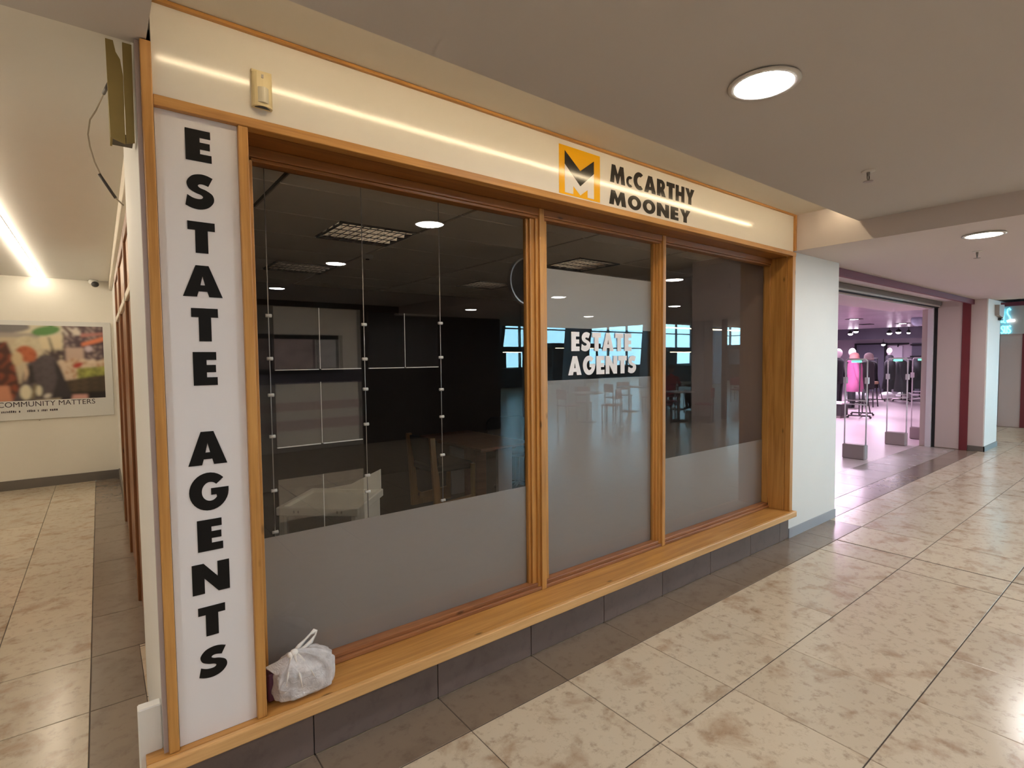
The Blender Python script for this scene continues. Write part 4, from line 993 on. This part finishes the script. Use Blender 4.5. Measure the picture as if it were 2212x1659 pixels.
B(14.75, 15.25, 5.45, 5.85, .36, .40, c=.006).build('top', WHITEC, t); B(14.78, 15.22, 5.48, 5.82, .06, .36).build('body', DARKP, t); B(14.8, 15.2, 5.5, 5.8, -.001, .06).build('plinth', DULLM, t)
g = 'dark garments hanging far inside the clothes shop'
for i, (x, y, w, zt, zb, lab) in enumerate([(19.8, 6.75, .6, 1.42, .45, 'black coat hanging behind the charcoal coat'), (20.6, 6.72, .6, 1.40, .5, 'black coat hanging left of the middle gate'), (21.6, 6.5, .62, 1.44, .42, 'black jacket framed by the middle gate'),
        (20.9, 5.95, .62, 1.42, .38, 'black quilted coat seen through the third gate'), (22.2, 6.15, .6, 1.42, .3, 'black patterned coat beside the quilted coat'), (22.9, 6.08, .55, 1.40, .4, 'black coat closest to the right jamb')]):
    garment('hanging_coat', lab, 'coat', (x, y), zt, zb, w, .34, NAVYC, .3, group=g)
for x, y, lab in [(20.2, 6.73, 'black garment rail left of the middle gate'), (22.4, 6.1, 'black garment rail behind the third gate')]:
    rail(x, y, lab, 1.48, 1.9, .0)
t = thing('stool', 'small stool with a tan wooden seat behind the charcoal coat', 'stool', (18.9, 6.15, 0))
B(18.6, 19.0, 6.0, 6.3, .70, .78, c=.01).build('seat', TAN, t)
for a in (-1, 1):
    for b in (-1, 1): MB().tube([(18.8+a*.14, 6.15+b*.1, .7), (18.8+a*.2, 6.15+b*.14, 0)], .018, 6).build('leg', DARKP, t)
for x, y, s, lab in [(21.5, 7.4, .35, 'white heap of folded clothes on the floor left of the middle gate'), (22.2, 6.75, .28, 'white folded clothes under the black jacket'), (22.6, 6.35, .3, 'white folded clothes under the patterned coat')]:
    MB().ball((x, y, .14), s, s*.8, .14, 14, 8).build('folded_clothes', WHITEC, label=lab, cat='clothes')
t = thing('handbag', 'small black handbag hanging by the right jamb of the clothes shop', 'bag', (13.6, 3.45, .55))
B(13.52, 13.62, 3.40, 3.50, .52, .78, c=.012).build('body', BLKF, t); MB().tube([(13.57, 3.41, .77), (13.57, 3.41, .86), (13.57, 3.45, .90), (13.57, 3.49, .86), (13.57, 3.49, .77)], .007, 6).build('handle', BLKF, t); MB().tube([(13.57, 3.45, .905), (13.57, 2.94, .93)], .008, 6).build('hook', CHROME, t)
t = thing('red_bag', 'narrow crimson bag at the right jamb of the clothes shop', 'bag', (14.3, 3.56, .40))
MB().prism([[(-.05, .40), (.05, .40), (.04, .82), (-.04, .82)]], (14.3, 3.56, 0), (0, 1, 0), (0, 0, 1), (.04, 0, 0)).build('body', WRED, t, bevel=.01); MB().tube([(14.32, 3.56, .80), (14.32, 3.56, .86), (14.32, 2.94, .88)], .008, 6).build('hook', CHROME, t)
# far wall of the clothes shop
t = thing('wall_display', 'dark framed display bay on the back wall of the clothes shop', 'display', (25.1, 8.3, 0))
B(25.1, 25.19, 7.75, 8.75, .1, 2.02).build('recess', SHOPGREY, t); B(25.06, 25.19, 7.68, 7.75, 0, 2.08).build('frame', VOID, t); B(25.06, 25.19, 8.75, 8.82, 0, 2.08).build('frame', VOID, t); B(25.06, 25.19, 7.75, 8.75, 2.02, 2.08).build('frame', VOID, t)
t = thing('shelf_unit', 'dark shelf bay at the back right of the clothes shop', 'shelves', (25.1, 6.55, 0))
B(25.15, 25.19, 6.3, 6.85, .1, 2.05).build('back', SHOPGREY, t)
for z in (1.5, 1.95): B(24.95, 25.15, 6.3, 6.85, z, z+.05).build('shelf', VOID, t)
B(25.12, 25.19, 5.9, 6.25, 1.42, 2.12, c=.004).build('price_poster', plain('pale_lilac_print', (.70, .56, .66), .5), label='pale lilac poster on the back wall of the clothes shop', cat='poster')
B(25.12, 25.19, 7.15, 7.6, 1.2, 1.95, c=.004).build('fashion_poster', plain('white_lilac_print', (.72, .64, .76), .5), label='white poster beside the dark display bay in the clothes shop', cat='poster')
t = thing('wall_rail', 'dark wall rail above the white poster', 'rail', (25.1, 7.35, 2.0)); B(25.0, 25.19, 6.95, 7.65, 2.0, 2.06).build('bar', VOID, t); B(25.1, 25.19, 7.28, 7.32, 1.9, 2.0).build('bracket', VOID, t)
# lights in the clothes shop
def spot(x, y, z, label, r=.07):
    t = thing('track_spot', label, 'light', (x, y, z), 'spotlights in the clothes shop')
    MB().tube([(x, y, 3.0), (x, y, z+.05)], .012, 6).build('stem', DARKP, t)
    MB().lathe([(.5*r, .09), (r, .03), (r, 0)], (x, y, z), 14).build('can', DARKP, t)
    MB().ball((x, y, z), r*.9, r*.9, r*.6, 12, 8).build('lamp', BULB, t)
for x, y, z, lab in [(18.9, 6.62, 2.34, 'bright spotlight at the left of the black gap'), (18.8, 6.74, 2.27, 'bright spotlight lower at the left of the black gap'), (19.0, 5.75, 2.25, 'left one of the starry twin spotlights'), (19.0, 5.52, 2.27, 'right one of the starry twin spotlights'), (19.2, 5.32, 2.25, 'dim black spotlight right of the twin spotlights')]:
    spot(x, y, z, lab, .075 if 'dim' not in lab else .05)
spot(24.3, 7.55, 2.0, 'spotlight before the dark framed display bay', .08); spot(24.3, 6.05, 2.02, 'spotlight before the lilac poster', .1)
def recessed(x, y, label):
    t = thing('recessed_light', label, 'light', (x, y, 2.40)); MB().lathe([(.16, .002), (.18, -.006), (.15, -.01)], (x, y, 2.40), 18).build('ring', DARKP, t)
    MB().lathe([(.15, -.004), (.08, -.01), (.001, -.012)], (x, y, 2.40), 16).build('lens', BULB, t)
recessed(13.3, 4.7, 'round light in the mottled shop ceiling near the pier'); recessed(16.3, 4.65, 'round light in the mottled shop ceiling above the twin spotlights')
B(15.6, 15.9, 5.15, 5.4, 2.385, 2.40, c=.004).build('ceiling_vent', VOID, label='black square vent in the mottled shop ceiling', cat='vent')
MB().ball((14.1, 3.75, 2.34), .12, .12, .13, 18, 12).build('dome_mirror', plain('pale_blue_dome', (.42, .50, .62), .15), label='pale blue round dome near the right jamb under the shop ceiling', cat='mirror')

# ------------------------------------------------------------------ right edge of the picture
t = thing('wall_speaker', 'small grey wedge speaker on the bright pier by the neon sign', 'speaker', (12.0, 2.0, 2.17))
MB().prism([[(-.17, 2.41), (.20, 2.43), (.19, 2.25), (.14, 2.20), (-.16, 2.24)]], (12.0, 2.03, 0), (1, 0, 0), (0, 0, 1), (0, .058, 0)).build('cabinet', plain('taupe_speaker', (.36, .32, .30), .5), t, bevel=.004)
B(12.06, 12.22, 2.04, 2.088, 2.165, 2.20, c=.004).build('bracket', DARKP, t)
t = thing('neon_sign', 'cyan neon sign reading ILS and SUS at the right edge', 'sign', (15.55, 2.55, 2.03))
def neon(P, z0, h, y0, w):
    MB().tube([(15.575, y0-u*w, z0+v*h) for u, v in P], .012, 8).build('letter', NEON, t)
Sx = [(.9, .85), (.6, 1), (.2, .92), (.1, .7), (.35, .55), (.7, .42), (.9, .25), (.7, .05), (.3, 0), (.05, .15)]
neon([(0, 0), (0, 1)], 2.27, .31, 2.635, .05); neon([(0, 1), (0, 0), (1, 0)], 2.27, .31, 2.605, .035); neon(Sx, 2.27, .31, 2.555, .065)
neon(Sx, 2.04, .16, 2.64, .05); neon([(0, 1), (0, .2), (.3, 0), (.7, 0), (1, .2), (1, 1)], 2.04, .16, 2.58, .035); neon(Sx, 2.04, .16, 2.53, .05)
MB().tube([(15.57, 2.53, 2.30), (15.57, 2.42, 2.31)], .025, 8).build('glow_tube', emit('white_tube_glow', (1, .98, .95), 3), t)

# ------------------------------------------------------------------ food court, seen mirrored in the panes
def cafe_set(x, y, lab):
    t = thing('cafe_table', lab, 'table', (x, y, 0), 'food court tables')
    MB().lathe([(.38, 0), (.40, .012), (.38, .025)], (x, y, .715), 20).build('top', WHITEC, t)
    MB().tube([(x, y, .02), (x, y, .72)], .03, 8).build('column', CHROME, t); MB().lathe([(.24, 0), (.22, .02), (.04, .03)], (x, y, 0), 16).build('base', DARKP, t)
def cafe_chair(x, y, ang, lab):
    T = Matrix.Translation(Vector((x, y, 0))) @ Matrix.Rotation(ang, 4, 'Z'); t = thing('cafe_chair', lab, 'chair', (x, y, 0), 'food court chairs')
    def bx(n, m, *a, c=0):
        q = MB(); q.T = T; q.box(*a, c=c); q.build(n, m, t)
    bx('seat', WRED, -.2, .2, -.2, .2, .43, .46, c=.008); bx('backrest', WRED, -.2, .2, .17, .2, .6, .84, c=.008)
    for a in (-.17, .17):
        for b in (-.17, .17): bx('leg', CHROME, a-.012, a+.012, b-.012, b+.012, 0, .43 if b < 0 else .84)
k = 0
for x, y in [(9.6, -4.6), (11.4, -3.2), (12.4, -5.6), (13.95, -5.0), (15.6, -6.4), (18.2, -5.0)]:
    cafe_set(x, y, 'round cafe table out on the concourse mirrored in the panes')
    for a in ((0.4, 2.5, 4.6) if x != 13.95 else ()):
        cafe_chair(x+.62*math.sin(a), y+.62*math.cos(a), -a, 'red cafe chair out on the concourse mirrored in the panes')

def seated_person(x, y, ang, label, cloth, legs, headwear, hat_mat):
    """one skinned body sitting on a cafe chair, with hair or hat and coat as children"""
    T = Matrix.Translation(Vector((x, y, 0))) @ Matrix.Rotation(ang, 4, 'Z')
    t = thing('person', label, 'person', (x, y, 0), 'people sitting in the food court')
    def skin(name, V, E_, m):
        me = bpy.data.meshes.new(name); me.from_pydata([tuple((T @ Vector(v[:3]))-Vector((x, y, 0))) for v in V], E_, [])
        o = bpy.data.objects.new(name, me); COL.objects.link(o); o.parent = t
        md = o.modifiers.new('skin', 'SKIN')
        for i, v in enumerate(V):
            d = me.skin_vertices[0].data[i]; d.radius = (v[3], v[4] if len(v) > 4 else v[3]); d.use_root = (i == 0)
        sb = o.modifiers.new('sub', 'SUBSURF'); sb.levels = 1; sb.render_levels = 2; me.materials.append(m); return o
    V = [(0,0,.50,.14,.11),(0,.0,.68,.14,.10),(0,-.03,.90,.16,.10),(0,-.04,1.05,.07,.06),(0,-.05,1.12,.05),
         (.17,-.03,.98,.065),(.24,-.10,.78,.05),(.16,-.34,.74,.04),(.14,-.42,.75,.035),(-.17,-.03,.98,.065),(-.24,-.10,.78,.05),(-.16,-.34,.74,.04),(-.14,-.42,.75,.035)]
    skin('coat', V, [(0,1),(1,2),(2,3),(3,4),(2,5),(5,6),(6,7),(7,8),(2,9),(9,10),(10,11),(11,12)], cloth)
    L_ = [(0,0,.51,.12,.10),(.10,-.05,.52,.09),(.11,-.42,.50,.07),(.11,-.42,.26,.055),(.11,-.40,.07,.04),(.11,-.52,.045,.035),(-.10,-.05,.52,.09),(-.11,-.42,.50,.07),(-.11,-.42,.26,.055),(-.11,-.40,.07,.04),(-.11,-.52,.045,.035)]
    skin('body', L_, [(0,1),(1,2),(2,3),(3,4),(4,5),(0,6),(6,7),(7,8),(8,9),(9,10)], legs)
    sk = MATS.get('face_skin') or plain('face_skin', (.55, .33, .24), .6)
    h = MB(); h.T = T; h.ball((0, -.07, 1.24), .078, .095, .115, 16, 12); h.ball((0, -.168, 1.235), .014, .02, .02, 8, 6)
    h.ball((.08, -.06, 1.235), .012, .02, .028, 8, 6); h.ball((-.08, -.06, 1.235), .012, .02, .028, 8, 6); h.build('head', sk, t)
    h = MB(); h.T = T; h.lathe([(.088, -.0), (.092, .05), (.075, .10), (.03, .125), (.001, .128)], (0, -.06, 1.26), 16, 1, 1.15); h.build(headwear, hat_mat, t)
    for sg in (1, -1):
        h = MB(); h.T = T; h.ball((sg*.135, -.455, .752), .03, .045, .018, 10, 6)
        for k in range(4): h.tube([(sg*(.115+.014*k), -.485, .755), (sg*(.113+.014*k), -.515-.006*(k in (1, 2)), .750), (sg*(.113+.013*k), -.535-.008*(k in (1, 2)), .742)], [.0085, .008, .006], 6)
        h.tube([(sg*.108, -.445, .752), (sg*.092, -.47, .748), (sg*.088, -.492, .746)], [.010, .009, .007], 6)
        h.build('hand', sk, t)
REDJ = plain('red_jacket', (.36, .03, .035), .8); YHAT = plain('yellow_knit', (.75, .48, .08), .9); HAIR = plain('dark_hair', (.03, .02, .015), .7)
for (px_, py_, an, lab, c1, hw, hm) in [(13.25, -4.75, 1.22, 'seated person in a red jacket mirrored in the right pane', REDJ, 'hair', HAIR), (14.05, -4.25, -.13, 'seated person in a yellow hat mirrored in the right pane', CHARC, 'hat', YHAT)]:
    seated_person(px_, py_, an+math.pi*0, lab, c1, NAVYC, hw, hm)
    cafe_chair(px_, py_, an, 'red cafe chair under the seated person in '+('red' if c1 is REDJ else 'the yellow hat'))
